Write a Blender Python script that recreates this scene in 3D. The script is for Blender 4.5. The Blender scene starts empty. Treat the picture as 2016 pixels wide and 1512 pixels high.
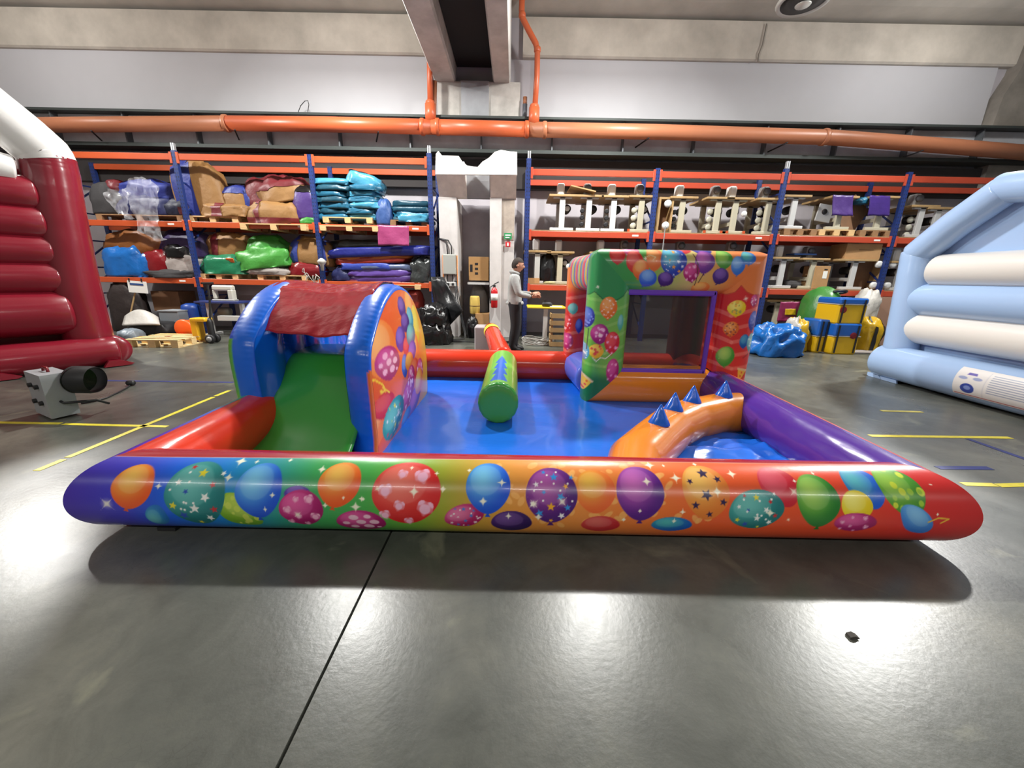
import bpy, math, random
import numpy as np
from mathutils import Vector, Matrix, noise

# ------------------------------------------------------------------ camera, world, lights, exposure
scn = bpy.context.scene
COL = scn.collection
FPX, TH, RL, CH = 757.0, math.radians(15.5), math.radians(1.1), 1.4
_F = Vector((0, math.cos(TH), -math.sin(TH)))
_r0 = Vector((1, 0, 0)); _u0 = Vector((0, math.sin(TH), math.cos(TH)))
_R = _r0 * math.cos(RL) + _u0 * math.sin(RL)
_U = -_r0 * math.sin(RL) + _u0 * math.cos(RL)
cd = bpy.data.cameras.new('camera'); cam = bpy.data.objects.new('camera', cd); COL.objects.link(cam)
cd.sensor_width = 36.0; cd.lens = 36.0 * FPX / 2016; cd.clip_start = 0.05; cd.clip_end = 100
rm = Matrix((_R, _U, -_F)).transposed().to_4x4(); rm.translation = Vector((0, 0, CH)); cam.matrix_world = rm
scn.camera = cam
w = bpy.data.worlds.new('world'); scn.world = w; w.use_nodes = True
w.node_tree.nodes['Background'].inputs[0].default_value = (.75, .8, .85, 1)
w.node_tree.nodes['Background'].inputs[1].default_value = 0.05
vs = scn.view_settings
vs.view_transform = 'Standard'; vs.look = 'None'; vs.exposure = 0.0; vs.gamma = 1.0; vs.use_curve_mapping = False
LAMPS = [(-10.0, 7.2), (-3.45, 7.1), (1.9, 7.1), (8.45, 7.45)]       # high-bay lamps over the back of the hall
LAMP_W, LAMP_D, BATTEN_W = 200.0, 400.0, 128.0
BATTENS = [-9, -6, -3, 0, 3, 6, 9]                                   # battens over the hall behind the viewer
LZ = 6.2
def area(name, loc, shape, sx, sy, power, col=(1, .98, .94)):
    l = bpy.data.lights.new(name, 'AREA'); l.shape = shape; l.size = sx
    if shape == 'RECTANGLE': l.size_y = sy
    l.energy = power; l.color = col
    o = bpy.data.objects.new(name, l); o.location = loc; COL.objects.link(o); return o
for (x, y) in LAMPS:
    a_ = area('high_bay_light', (x, y, LZ - .34), 'DISK', .34, 0, LAMP_D * (1.7 if abs(x) > 5 else 1), (1, .99, .95))
    if abs(x) > 5: a_.rotation_euler = Vector((-x * .45, -y * .75, -4.5)).to_track_quat('-Z', 'Y').to_euler()   # the end lamps are tipped towards the hall
    l = bpy.data.lights.new('high_bay_light', 'POINT'); l.energy = LAMP_W * (1.2 if abs(x) > 5 else 1); l.shadow_soft_size = .17; l.color = (1, .985, .95)
    o = bpy.data.objects.new('high_bay_light', l); o.location = (x, y, LZ - .16); COL.objects.link(o)
for x in BATTENS: area('batten_light', (x, -4.8, 6.15), 'RECTANGLE', 2.2, .16, BATTEN_W)

# ------------------------------------------------------------------ helpers
def at(x, y, Y):
    """world point at depth Y that the photograph shows at pixel x, y"""
    d = _F * FPX + _R * (x - 1008) - _U * (y - 756)
    return Vector((0, 0, CH)) + d * (Y / d.y)
def atz(x, y, z=0.0):
    d = _F * FPX + _R * (x - 1008) - _U * (y - 756)
    return Vector((0, 0, CH)) + d * ((z - CH) / d.z)
def atx(x, y, X):
    d = _F * FPX + _R * (x - 1008) - _U * (y - 756)
    return Vector((0, 0, CH)) + d * (X / d.x)
def lin(c):
    return tuple((v / 255 / 12.92 if v <= 10 else ((v / 255 + .055) / 1.055) ** 2.4) for v in c)
def tag(o, label=None, cat=None, group=None, kind=None):
    if label: o['label'] = label
    if cat: o['category'] = cat
    if group: o['group'] = group
    if kind: o['kind'] = kind
    return o
def thing(name, label, cat, loc=(0, 0, 0), rz=0.0, group=None):
    o = bpy.data.objects.new(name, None); COL.objects.link(o)
    o.empty_display_size = .1; o.location = loc; o.rotation_euler = (0, 0, rz)
    return tag(o, label, cat, group)
MATS = {}
def M(name, rgb, rough=.5, metal=0.0, bump=0.0, bs=20.0, var=0.0, vsc=4.0, coat=0.0, attr=False, stretch=None, spec=.5, alpha=1.0, bdist=.01):
    if name in MATS: return MATS[name]
    m = bpy.data.materials.new(name); m.use_nodes = True; nt = m.node_tree; N = nt.nodes; L = nt.links
    b = N['Principled BSDF']; c = lin(rgb) + (1,)
    b.inputs['Base Color'].default_value = c; b.inputs['Roughness'].default_value = rough; b.inputs['Metallic'].default_value = metal
    b.inputs['Specular IOR Level'].default_value = spec
    b.inputs['Coat Weight'].default_value = coat; b.inputs['Coat Roughness'].default_value = .08
    b.inputs['Alpha'].default_value = alpha
    tc = mp = None
    if bump or var:
        tc = N.new('ShaderNodeTexCoord'); mp = N.new('ShaderNodeMapping'); L.new(tc.outputs['Object'], mp.inputs['Vector'])
        if stretch: mp.inputs['Scale'].default_value = stretch
    if attr:
        a = N.new('ShaderNodeAttribute'); a.attribute_name = 'Col'; L.new(a.outputs['Color'], b.inputs['Base Color'])
    elif var:
        n = N.new('ShaderNodeTexNoise'); n.inputs['Scale'].default_value = vsc; n.inputs['Detail'].default_value = 6; n.inputs['Roughness'].default_value = .6
        L.new(mp.outputs[0], n.inputs['Vector'])
        r = N.new('ShaderNodeValToRGB'); r.color_ramp.elements[0].position = .3; r.color_ramp.elements[1].position = .7
        r.color_ramp.elements[0].color = tuple(v * (1 - var) for v in c[:3]) + (1,)
        r.color_ramp.elements[1].color = tuple(min(1, v * (1 + var)) for v in c[:3]) + (1,)
        L.new(n.outputs['Fac'], r.inputs[0]); L.new(r.outputs[0], b.inputs['Base Color'])
    if bump:
        n2 = N.new('ShaderNodeTexNoise'); n2.inputs['Scale'].default_value = bs; n2.inputs['Detail'].default_value = 4
        L.new(mp.outputs[0], n2.inputs['Vector'])
        bp = N.new('ShaderNodeBump'); bp.inputs['Strength'].default_value = bump; bp.inputs['Distance'].default_value = bdist
        L.new(n2.outputs['Fac'], bp.inputs['Height']); L.new(bp.outputs[0], b.inputs['Normal'])
    MATS[name] = m; return m
def link_mesh(name, V, F, mat, parent=None, smooth=False, cols=None):
    me = bpy.data.meshes.new(name); me.from_pydata([tuple(v) for v in V], [], F)
    if smooth: me.polygons.foreach_set('use_smooth', [True] * len(me.polygons))
    if cols is not None:
        a = me.color_attributes.new('Col', 'FLOAT_COLOR', 'POINT')
        a.data.foreach_set('color', np.concatenate([cols, np.ones((len(cols), 1))], 1).astype(np.float32).ravel())
    me.materials.append(mat); me.update()
    o = bpy.data.objects.new(name, me); COL.objects.link(o)
    if parent is not None: o.parent = parent
    return o
def grid_mesh(name, P, mat, parent=None, cols=None, wrapv=False, smooth=True):
    """P: (nu, nv, 3) array of points"""
    nu, nv = P.shape[:2]
    i, j = np.meshgrid(np.arange(nu - 1), np.arange(nv if wrapv else nv - 1), indexing='ij')
    i = i.ravel(); j = j.ravel(); j2 = (j + 1) % nv
    Fq = np.stack([i * nv + j, (i + 1) * nv + j, (i + 1) * nv + j2, i * nv + j2], 1)
    V = P.reshape(-1, 3)
    me = bpy.data.meshes.new(name)
    me.vertices.add(len(V)); me.vertices.foreach_set('co', V.astype(np.float32).ravel())
    me.loops.add(Fq.size); me.loops.foreach_set('vertex_index', Fq.astype(np.int32).ravel())
    me.polygons.add(len(Fq)); me.polygons.foreach_set('loop_start', np.arange(0, Fq.size, 4, dtype=np.int32))
    me.update(calc_edges=True); me.validate()
    me.polygons.foreach_set('use_smooth', [smooth] * len(me.polygons))
    if cols is not None:
        a = me.color_attributes.new('Col', 'FLOAT_COLOR', 'POINT')
        a.data.foreach_set('color', np.concatenate([cols.reshape(-1, 3), np.ones((len(V), 1))], 1).astype(np.float32).ravel())
    me.materials.append(mat); me.update()
    o = bpy.data.objects.new(name, me); COL.objects.link(o)
    if parent is not None: o.parent = parent
    return o
class B:
    def __init__(s): s.v = []; s.f = []
    def add(s, V, F):
        k = len(s.v); s.v += [tuple(p) for p in V]; s.f += [tuple(i + k for i in f) for f in F]; return s
    def box(s, c, d, rot=None, bev=0.0):
        hx, hy, hz = d[0] / 2, d[1] / 2, d[2] / 2
        if bev > 0:
            b = min(bev, hx * .9, hy * .9, hz * .9); V = []; rings = []
            def ring(x, y, z, cb):
                k = len(V)
                V.extend([(-x + cb, -y, z), (x - cb, -y, z), (x, -y + cb, z), (x, y - cb, z), (x - cb, y, z), (-x + cb, y, z), (-x, y - cb, z), (-x, -y + cb, z)])
                rings.append(k)
            ring(hx - b * .6, hy - b * .6, -hz, b * .7); ring(hx, hy, -hz + b, b); ring(hx, hy, hz - b, b); ring(hx - b * .6, hy - b * .6, hz, b * .7)
            Fc = []
            for a, c2 in zip(rings[:-1], rings[1:]):
                for i in range(8): Fc.append((a + i, a + (i + 1) % 8, c2 + (i + 1) % 8, c2 + i))
            Fc.append(tuple(rings[0] + i for i in range(7, -1, -1))); Fc.append(tuple(rings[-1] + i for i in range(8)))
        else:
            V = [(x, y, z) for z in (-hz, hz) for (x, y) in ((-hx, -hy), (hx, -hy), (hx, hy), (-hx, hy))]
            Fc = [(3, 2, 1, 0), (4, 5, 6, 7), (0, 1, 5, 4), (1, 2, 6, 5), (2, 3, 7, 6), (3, 0, 4, 7)]
        c = Vector(c)
        V = [(rot @ Vector(p) if rot is not None else Vector(p)) + c for p in V]
        return s.add(V, Fc)
    def bar(s, a, b, wd, ht, up=(0, 0, 1)):
        a = Vector(a); b = Vector(b); d = (b - a); L = d.length; d.normalize()
        x = d.cross(Vector(up)); x = x.normalized() if x.length > 1e-6 else Vector((1, 0, 0)); z = x.cross(d)
        R = Matrix((x, d, z)).transposed()
        return s.box((a + b) / 2, (wd, L, ht), R)
    def tube(s, pts, r, n=10, caps=True):
        pts = [Vector(p) for p in pts]; rr = r if isinstance(r, (list, tuple)) else [r] * len(pts)
        V = []; Fc = []; up = None
        for i, p in enumerate(pts):
            d = (pts[min(i + 1, len(pts) - 1)] - pts[max(i - 1, 0)]).normalized()
            if up is None: up = d.orthogonal().normalized()
            up = (up - d * up.dot(d)); up = up.normalized() if up.length > 1e-6 else d.orthogonal().normalized()
            q = d.cross(up)
            for k in range(n):
                a = 2 * math.pi * k / n; V.append(p + (up * math.cos(a) + q * math.sin(a)) * rr[i])
        for i in range(len(pts) - 1):
            for k in range(n): Fc.append((i * n + k, i * n + (k + 1) % n, (i + 1) * n + (k + 1) % n, (i + 1) * n + k))
        if caps: Fc.append(tuple(range(n - 1, -1, -1))); Fc.append(tuple((len(pts) - 1) * n + k for k in range(n)))
        return s.add(V, Fc)
    def lathe(s, prof, n=16, c=(0, 0, 0), axis='z', R=None):
        c = Vector(c); V = []; Fc = []
        for (r, h) in prof:
            for k in range(n):
                a = 2 * math.pi * k / n; x, y = r * math.cos(a), r * math.sin(a)
                p = Vector((x, y, h)) if axis == 'z' else (Vector((x, h, y)) if axis == 'y' else Vector((h, x, y)))
                if R is not None: p = R @ p
                V.append(p + c)
        for i in range(len(prof) - 1):
            for k in range(n): Fc.append((i * n + k, i * n + (k + 1) % n, (i + 1) * n + (k + 1) % n, (i + 1) * n + k))
        Fc.append(tuple(range(n - 1, -1, -1))); Fc.append(tuple((len(prof) - 1) * n + k for k in range(n)))
        return s.add(V, Fc)
    def prism(s, poly, a0, a1, axis='x'):
        n = len(poly); V = []
        for a in (a0, a1):
            for (p, q) in poly: V.append((a, p, q) if axis == 'x' else ((p, a, q) if axis == 'y' else (p, q, a)))
        Fc = [tuple(range(n - 1, -1, -1)), tuple(range(n, 2 * n))] + [(i, (i + 1) % n, n + (i + 1) % n, n + i) for i in range(n)]
        return s.add(V, Fc)
    def build(s, name, mat, parent=None, smooth=False):
        return link_mesh(name, s.v, s.f, mat, parent, smooth)
def box(name, c, d, mat, parent=None, bev=0.0, rot=None):
    if parent is not None: return B().box(c, d, rot, bev).build(name, mat, parent)
    o = B().box((0, 0, 0), d, rot, bev).build(name, mat); o.location = c; return o
def kids(o): return [c for c in o.children]
def copy_tree(o, parent=None):
    c = o.copy(); COL.objects.link(c)
    if parent is not None: c.parent = parent
    for ch in o.children: copy_tree(ch, c)
    return c
def rotm(rx=0, ry=0, rz=0):
    return Matrix.Rotation(rz, 3, 'Z') @ Matrix.Rotation(ry, 3, 'Y') @ Matrix.Rotation(rx, 3, 'X')
def structure(o, label, cat='structure'): return tag(o, label, None, None, 'structure')

# ------------------------------------------------------------------ painter for printed vinyl (per-vertex colour)
class Paint:
    def __init__(s, u, v, aa=.004):
        s.u = u.ravel(); s.v = v.ravel(); s.c = np.zeros((s.u.size, 3)); s.aa = aa; s.shape = u.shape
    def ramp(s, t, stops):
        xs = [a for a, _ in stops]
        for k in range(3): s.c[:, k] = np.interp(t, xs, [c[k] / 255 for _, c in stops])
    def fill(s, mask, col):
        m = np.clip(mask, 0, 1).reshape(-1, 1); s.c = s.c * (1 - m) + np.array(col) / 255 * m
    def near(s, cx, cy, r): return np.nonzero((np.abs(s.u - cx) < r) & (np.abs(s.v - cy) < r))[0]
    def put(s, i, m, col):
        m = np.clip(m, 0, 1)[:, None]; col = np.asarray(col, float)
        if col.ndim == 1: col = col[None, :]
        s.c[i] = s.c[i] * (1 - m) + col / 255 * m
    def loc(s, i, cx, cy, rx, ry, rot=0.0):
        du, dv = s.u[i] - cx, s.v[i] - cy; ca, sa = math.cos(rot), math.sin(rot)
        return (du * ca + dv * sa) / rx, (-du * sa + dv * ca) / ry
    def oval(s, cx, cy, rx, ry, col, rot=0.0, op=1.0, soft=0.0):
        i = s.near(cx, cy, max(rx, ry) * 1.2 + .01)
        if not len(i): return
        x, y = s.loc(i, cx, cy, rx, ry, rot); d = np.hypot(x, y); e = s.aa / min(rx, ry) + soft
        s.put(i, op * np.clip((1 - d) / e + .5, 0, 1), col)
    def star(s, cx, cy, r, col, rot=0.0, op=1.0):
        i = s.near(cx, cy, r * 1.2 + .01)
        if not len(i): return
        x, y = s.loc(i, cx, cy, r, r, rot); th = np.arctan2(x, y); d = np.hypot(x, y)
        a = np.abs((th + math.pi / 5) % (2 * math.pi / 5) - math.pi / 5)
        q = .45; ax, ay = math.cos(math.pi / 5) * q, math.sin(math.pi / 5) * q    # edge from (1,0) to (ax,ay)
        ex, ey = ax - 1, ay; px, py = d * np.cos(a) - 1, d * np.sin(a)
        sd = (ex * py - ey * px) / math.hypot(ex, ey)
        s.put(i, op * np.clip(sd * r / s.aa + .5, 0, 1), col)
    def heart(s, cx, cy, r, col, rot=0.0, op=1.0):
        i = s.near(cx, cy, r * 1.5 + .01)
        if not len(i): return
        x, y = s.loc(i, cx, cy, r * .85, r * .85, rot); y = y + .1
        g = (x * x + y * y - 1) ** 3 - x * x * y ** 3
        s.put(i, op * np.clip(-g * r / s.aa / 3 + .5, 0, 1), col)
    def sparkle(s, cx, cy, r, col=(255, 250, 225), rot=0.0, op=.95):
        i = s.near(cx, cy, r * 1.1 + .01)
        if not len(i): return
        x, y = s.loc(i, cx, cy, r, r, rot); e_ = .34 if rot else .5; g = np.abs(x) ** e_ + np.abs(y) ** e_
        s.put(i, op * (.8 if rot else 1) * np.clip((1 - g) * 4, 0, 1) * (g < 1.04), col)
        s.put(i, .55 * np.clip(1 - np.hypot(x, y) * 2.6, 0, 1), col)
    def line(s, pts, wd, col, op=1.0):
        pts = np.array(pts, float)
        for (a, b) in zip(pts[:-1], pts[1:]):
            c = (a + b) / 2; i = s.near(c[0], c[1], max(abs(b - a)) / 2 + wd * 2 + .01)
            if not len(i): continue
            d = b - a; t = np.clip(((s.u[i] - a[0]) * d[0] + (s.v[i] - a[1]) * d[1]) / (d @ d + 1e-9), 0, 1)
            r = np.hypot(s.u[i] - a[0] - t * d[0], s.v[i] - a[1] - t * d[1])
            s.put(i, op * np.clip((wd - r) / s.aa + .5, 0, 1), col)
    def poly(s, pts, col, op=1.0):
        pts = np.array(pts, float); c = (pts.min(0) + pts.max(0)) / 2; i = s.near(c[0], c[1], (pts.max(0) - pts.min(0)).max() / 2 + .01)
        if not len(i): return
        x, y = s.u[i], s.v[i]; ins = np.zeros(len(i), bool); dm = np.full(len(i), 9.)
        for a, b in zip(pts, np.roll(pts, -1, 0)):
            cr = ((a[1] > y) != (b[1] > y)); xs = a[0] + (y - a[1]) * (b[0] - a[0]) / (b[1] - a[1] + 1e-12); ins ^= cr & (x < xs)
            d = b - a; t = np.clip(((x - a[0]) * d[0] + (y - a[1]) * d[1]) / (d @ d + 1e-12), 0, 1)
            dm = np.minimum(dm, np.hypot(x - a[0] - t * d[0], y - a[1] - t * d[1]))
        sd = np.where(ins, dm, -dm); s.put(i, op * np.clip(sd / s.aa + .5, 0, 1), col)
    def balloon(s, cx, cy, rx, ry, c1, c2, rot=0.0, pat=None, seed=0, knot=True, gloss=True):
        R = max(rx, ry); i = s.near(cx, cy, R * 1.35 + .01)
        if not len(i): return
        c1 = np.array(c1, float); c2 = np.array(c2, float); rd = random.Random(seed * 7 + 3)
        ca, sa = math.cos(rot), math.sin(rot)
        def w(x, y): return (cx + x * rx * ca - y * ry * sa, cy + x * rx * sa + y * ry * ca)
        if knot:
            kx, ky = w(0, -1.05); s.poly([w(-.03, -.97), w(.03, -.97), w(.13, -1.13), w(-.13, -1.13)], c2 * .95)
        x, y = s.loc(i, cx, cy, rx, ry, rot); wd = np.where(y < 0, 1 + .16 * y * (-y), 1.0) * np.where(y < 0, 1 - .1 * y * y, 1)
        d = np.hypot(x / wd, y); e = s.aa / min(rx, ry)
        t = np.clip(np.hypot(x + .3, y - .35) / 1.35, 0, 1)[:, None]
        t = t * t * (3 - 2 * t)
        s.put(i, np.clip((1 - d) / e + .5, 0, 1), c1 * (1 - t) + c2 * t)
        m = np.clip((1 - d) / e + .5, 0, 1)
        if gloss:                                                        # the printed shine of the drawn balloon
            g = np.clip(1 - np.hypot((x + .12) / .72, (y - .28) / .62), -1, 1); s.put(i, m * .22 * np.clip(g * 12, 0, 1), c1 * .5 + 127)
        if pat:
            kind, cols = pat
            if kind == 'dots':
                for k in range(14):
                    a, q = rd.uniform(0, 6.28), math.sqrt(rd.random()) * .85; p = w(q * math.cos(a), q * math.sin(a)); r = rd.uniform(.08, .2) * min(rx, ry)
                    s.oval(p[0], p[1], r, r * 1.15, cols[k % len(cols)])
            if kind == 'bigdots':
                for (a, b, r) in ((-.3, .5, .2), (.32, .6, .15), (.6, .1, .2), (0, .08, .2), (-.68, -.05, .15), (.3, -.42, .22), (-.35, -.5, .18), (.75, -.5, .1)):
                    p = w(a * .9, b * .9); s.oval(p[0], p[1], r * rx, r * ry, cols[0])
            if kind == 'hearts':
                for k, (a, b, r) in enumerate(((-.18, .55, .15), (.42, .5, .23), (-.62, .05, .2), (-.2, -.38, .16), (.55, -.45, .24), (-.62, -.68, .16), (.06, -.9, .14))):
                    p = w(a, b); s.heart(p[0], p[1], r * min(rx, ry), cols[k % len(cols)], rot + (-.25, .3, .15, -.3)[k % 4])
            if kind == 'bigstars':
                for k, (a, b, r) in enumerate(((.05, .62, .26), (.6, .4, .17), (-.62, .3, .14), (0, -.15, .26), (.68, -.38, .17), (-.5, -.5, .18), (.1, -.8, .15))):
                    p = w(a, b); s.star(p[0], p[1], r * min(rx, ry), cols[k % len(cols)], .25 * k)
            if kind == 'stars':
                for k, (a, b, r) in enumerate(((.1, .62, .17), (-.6, .35, .12), (.55, .3, .12), (-.3, .1, .1), (.35, -.05, .17), (-.72, -.3, .14), (-.02, -.38, .18), (.62, -.4, .14), (-.45, -.62, .17), (.4, -.7, .15), (0, -.9, .1), (.78, .62, .1), (-.3, .8, .1))):
                    p = w(a, b); s.star(p[0], p[1], r * min(rx, ry), cols[k % len(cols)], .2 * k)
                for k in range(9):
                    a, q = rd.uniform(0, 6.28), math.sqrt(rd.random()) * .85; p = w(q * math.cos(a), q * math.sin(a)); s.oval(p[0], p[1], .04 * rx, .04 * rx, (250, 250, 245))
    def linear(s):
        c = np.clip(s.c, 0, 1); return np.where(c <= .04045, c / 12.92, ((c + .055) / 1.055) ** 2.4)
# ------------------------------------------------------------------ the room
def floor_mat():
    m = bpy.data.materials.new('polished_concrete'); m.use_nodes = True; nt = m.node_tree; N = nt.nodes; L = nt.links; b = N['Principled BSDF']
    tc = N.new('ShaderNodeTexCoord')
    def nz(sc, det, rough=.6, dist=0.0):
        n = N.new('ShaderNodeTexNoise'); n.inputs['Scale'].default_value = sc; n.inputs['Detail'].default_value = det
        n.inputs['Roughness'].default_value = rough; n.inputs['Distortion'].default_value = dist; L.new(tc.outputs['Object'], n.inputs['Vector']); return n.outputs['Fac']
    def ramp(src, stops):
        r = N.new('ShaderNodeValToRGB'); e = r.color_ramp.elements
        while len(e) < len(stops): e.new(.5)
        for k, (p, c) in enumerate(stops): e[k].position = p; e[k].color = c if len(c) == 4 else tuple(c) + (1,)
        L.new(src, r.inputs[0]); return r.outputs[0]
    def mix(fac, a, bb, mode='MIX'):
        x = N.new('ShaderNodeMix'); x.data_type = 'RGBA'; x.blend_type = mode
        if isinstance(fac, float): x.inputs[0].default_value = fac
        else: L.new(fac, x.inputs[0])
        L.new(a, x.inputs[6]); L.new(bb, x.inputs[7]); return x.outputs[2]
    big = ramp(nz(.55, 7, .62, .6), [(.3, lin((62, 65, 60))), (.5, lin((82, 84, 78))), (.7, lin((112, 111, 101)))])
    fine = ramp(nz(4, 9, .72, .8), [(.28, (.66, .67, .66)), (.55, (1, 1, 1)), (.75, (1.22, 1.2, 1.13))])
    c = mix(1.0, big, fine, 'MULTIPLY')
    blot = ramp(nz(1.7, 5, .55, 1.2), [(.62, (0, 0, 0)), (.72, (.5, .5, .5))])
    pale = N.new('ShaderNodeRGB'); pale.outputs[0].default_value = lin((132, 132, 112)) + (1,)
    c = mix(blot, c, pale.outputs[0])
    v = N.new('ShaderNodeTexVoronoi'); v.feature = 'DISTANCE_TO_EDGE'; v.inputs['Scale'].default_value = 26; L.new(tc.outputs['Object'], v.inputs['Vector'])
    craz = ramp(v.outputs['Distance'], [(.0, (.62, .62, .6)), (.035, (1, 1, 1))])
    crm = ramp(nz(1.1, 3), [(.5, (0, 0, 0)), (.62, (.55, .55, .55))])
    cw = N.new('ShaderNodeRGB'); cw.outputs[0].default_value = (1, 1, 1, 1)
    c = mix(1.0, c, mix(crm, cw.outputs[0], craz), 'MULTIPLY')
    L.new(c, b.inputs['Base Color'])
    rr = ramp(nz(1.3, 6, .65, .5), [(.3, (.26, .26, .26)), (.7, (.36, .36, .36))]); L.new(rr, b.inputs['Roughness'])
    b.inputs['Specular IOR Level'].default_value = .55
    bp = N.new('ShaderNodeBump'); bp.inputs['Strength'].default_value = .06; bp.inputs['Distance'].default_value = .01
    L.new(nz(38, 5), bp.inputs['Height']); L.new(bp.outputs[0], b.inputs['Normal'])
    return m
fl = floor_mat()
JX = -.668
slab = B().prism([(-16, -.2), (-16, 0), (JX - .006, 0), (JX - .006, -.035), (JX + .006, -.035), (JX + .006, 0), (16, 0), (16, -.2)], -14, 10.6, 'y')
structure(slab.build('floor', fl), 'dark polished concrete floor with a saw-cut joint')
conc = M('bare_concrete', (188, 180, 169), .85, var=.18, vsc=1.6, bump=.3, bs=9)
conc_d = M('dark_concrete', (128, 122, 114), .88, var=.22, vsc=2.2, bump=.35, bs=8)
white_p = M('white_panel', (188, 187, 191), .7, var=.03, vsc=.8)
wall_l = M('lower_wall_paint', (176, 171, 176), .8, var=.1, vsc=1.2)
wall_f = M('hall_wall', (186, 183, 178), .85, var=.1, vsc=.7)
dark_m = M('slot_shade', (22, 22, 25), .9)  # near-black colour standing for shade between the roof beams
WY = 10.3
structure(box('wall_back', (0, WY + .15, 3.7), (32, .3, 7.6), wall_l), 'pale back wall behind the racks')
structure(box('wall_left', (-16.1, -2, 3.7), (.2, 25, 7.6), wall_f), 'plain hall wall far to the side of the red castle')
structure(box('wall_right', (16.1, -2, 3.7), (.2, 25, 7.6), wall_f), 'plain hall wall far to the side of the blue castle')
structure(box('wall_front', (0, -14.1, 3.7), (32, .2, 7.6), wall_f), 'plain hall wall behind the viewer')
ceil = B().prism([(10.3, 6.9), (9.75, 6.93), (9.2, 7.0), (8.2, 7.35), (6, 7.5), (-14, 7.5), (-14, 7.7), (10.6, 7.7), (10.6, 6.9)], -16, 16, 'x')
structure(ceil.build('ceiling', M('ceiling_concrete', (178, 172, 163), .9, var=.16, vsc=1.1, bump=.2, bs=6)), 'grey concrete ceiling slab curving down to the back wall')
# upper wall: white panels and concrete edge beam each side of the column
zb, zt = 6.12, 6.84
for nm, x0, x1 in (('wall_panel', -16, -1.95), ('wall_panel', .45, 10.75)):
    structure(box(nm, ((x0 + x1) / 2, WY - .03, (4.6 + zb) / 2), (x1 - x0, .06, zb - 4.6), white_p), 'white panelled band of the back wall above the pipe')
for x0, x1 in ((-16, -1.85), (.1, 11.2)):
    o = B().prism([(WY, zb), (WY - .12, zb), (WY - .16, zb + .03), (WY - .16, zt), (WY, zt)], x0, x1, 'x').build('concrete_edge_beam', conc)
    structure(o, 'bare concrete edge beam along the top of the back wall')
structure(B().tube([(5.35, WY - .19, 6.78), (5.33, WY - .19, 6.4), (5.28, WY - .19, 6.22), (5.3, WY - .17, 6.1)], .012, 6).build('trim_1', conc_d), 'thin conduit down the concrete edge beam')
# twin roof beams with a slot between them, its shade a black panel, and the column head under them
bz = 5.56
for (x0, x1, lb) in ((-1.86, -1.38, 'concrete roof beam beside the dark slot, bearing on the column head'), (-.55, -.16, 'concrete roof beam beside the bent orange pipe')):
    bm = B().prism([(x0 + .03, bz), (x1 - .03, bz), (x1, bz + .05), (x1, 7.5), (x0, 7.5), (x0, bz + .05)], -14, WY - .1, 'y')
    structure(bm.build('ceiling_beam', M('beam_concrete', (190, 188, 184), .88, var=.2, vsc=2.2, bump=.3, bs=8)), lb)
structure(box('slot_shade_panel', (-.96, -2, 5.95), (.82, 24.4, .06), dark_m), 'black panel added for the shade in the slot between the twin roof beams')  # panel put in above the soffits to stand for the slot's shade
cw_ = M('column_white', (196, 192, 190), .8, var=.12, vsc=2.5, bump=.15, bs=14)
cg_ = M('column_grey', (156, 158, 162), .8, var=.15, vsc=2)
structure(box('column_head', (-.87, WY - .1, 5.2), (1.86, .36, .75), M('head_concrete', (182, 178, 172), .85, var=.2, vsc=3)), 'whitish concrete column head under the twin roof beams')
structure(box('column_head_strip', (-.95, WY - .3, 5.2), (.62, .05, .74), cg_), 'grey vertical strip in the middle of the column head')
CY = 9.15
def px_x(x, y, Y): return at(x, y, Y).x
col = thing('concrete_column', None, None, (-.9, CY, 0)); structure(col, 'white twin-legged column between the two pallet racks')
def colbox(name, x0, x1, y0, y1, z0, z1, m, bev=.01):
    o = box(name, ((x0 + x1) / 2 + .9, (y0 + y1) / 2 - CY, (z0 + z1) / 2), (x1 - x0, y1 - y0, z1 - z0), m, col, bev); return o
xa, xb = px_x(866, 500, CY), px_x(901, 500, CY); xc, xd, xe = px_x(964, 500, CY), px_x(986, 500, CY), px_x(1012, 500, CY)
zc = at(880, 388, CY).z
colbox('column_leg', xa, xb, CY, WY, 0, zc, cw_); colbox('column_leg', xc, xd + .01, CY, WY, 0, zc, cw_)
colbox('column_leg', xd, xe, CY + .05, WY, 0, zc, cw_)
colbox('patched_plaster', xd + .01, xe - .005, CY + .04, CY + .08, 2.2, zc - .02, M('raw_plaster', (170, 158, 146), .9, var=.2, vsc=6))
colbox('recess_wall', xb, xc, WY - .25, WY - .02, 0, zc, M('recess_paint', (150, 146, 152), .85, var=.12, vsc=2))
# foam casing round the top of the column, torn along its upper edge
foam = M('foam_board', (232, 229, 226), .75, var=.06, vsc=4); foam_d = M('foam_board_bounce', (236, 228, 222), .85, var=.15, vsc=4)  # soffit foam kept pale: light bounced off the floor is in its colour
FY = 8.85
def fx(x, y): p = at(x, y, FY); return (p.x + .9, p.z)
poly = [fx(857, 343), fx(858, 303), fx(863, 297), fx(870, 306), fx(903, 307), fx(910, 318), fx(920, 326), fx(940, 329), fx(950, 318), fx(962, 311), fx(974, 299), fx(986, 295), fx(1004, 298), fx(1018, 299), fx(1018, 344)]
o = B().prism(poly, FY - CY, FY - CY + .06, 'y').build('casing_front', foam, col)
zf = poly[0][1]
def underside(name, x0, x1, m):
    a0, a1 = at(x0, 345, FY).x + .9, at(x1, 345, FY).x + .9; zz = zc
    B().prism([(FY - CY + .02, zf), (FY - CY + .02, zf + .25), (.2, zf + .25), (.2, zz), (.02, zz)], a0, a1, 'x').build(name, m, col)
underside('casing_soffit', 858, 914, foam_d); underside('casing_soffit', 964, 1017, foam_d)
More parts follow.
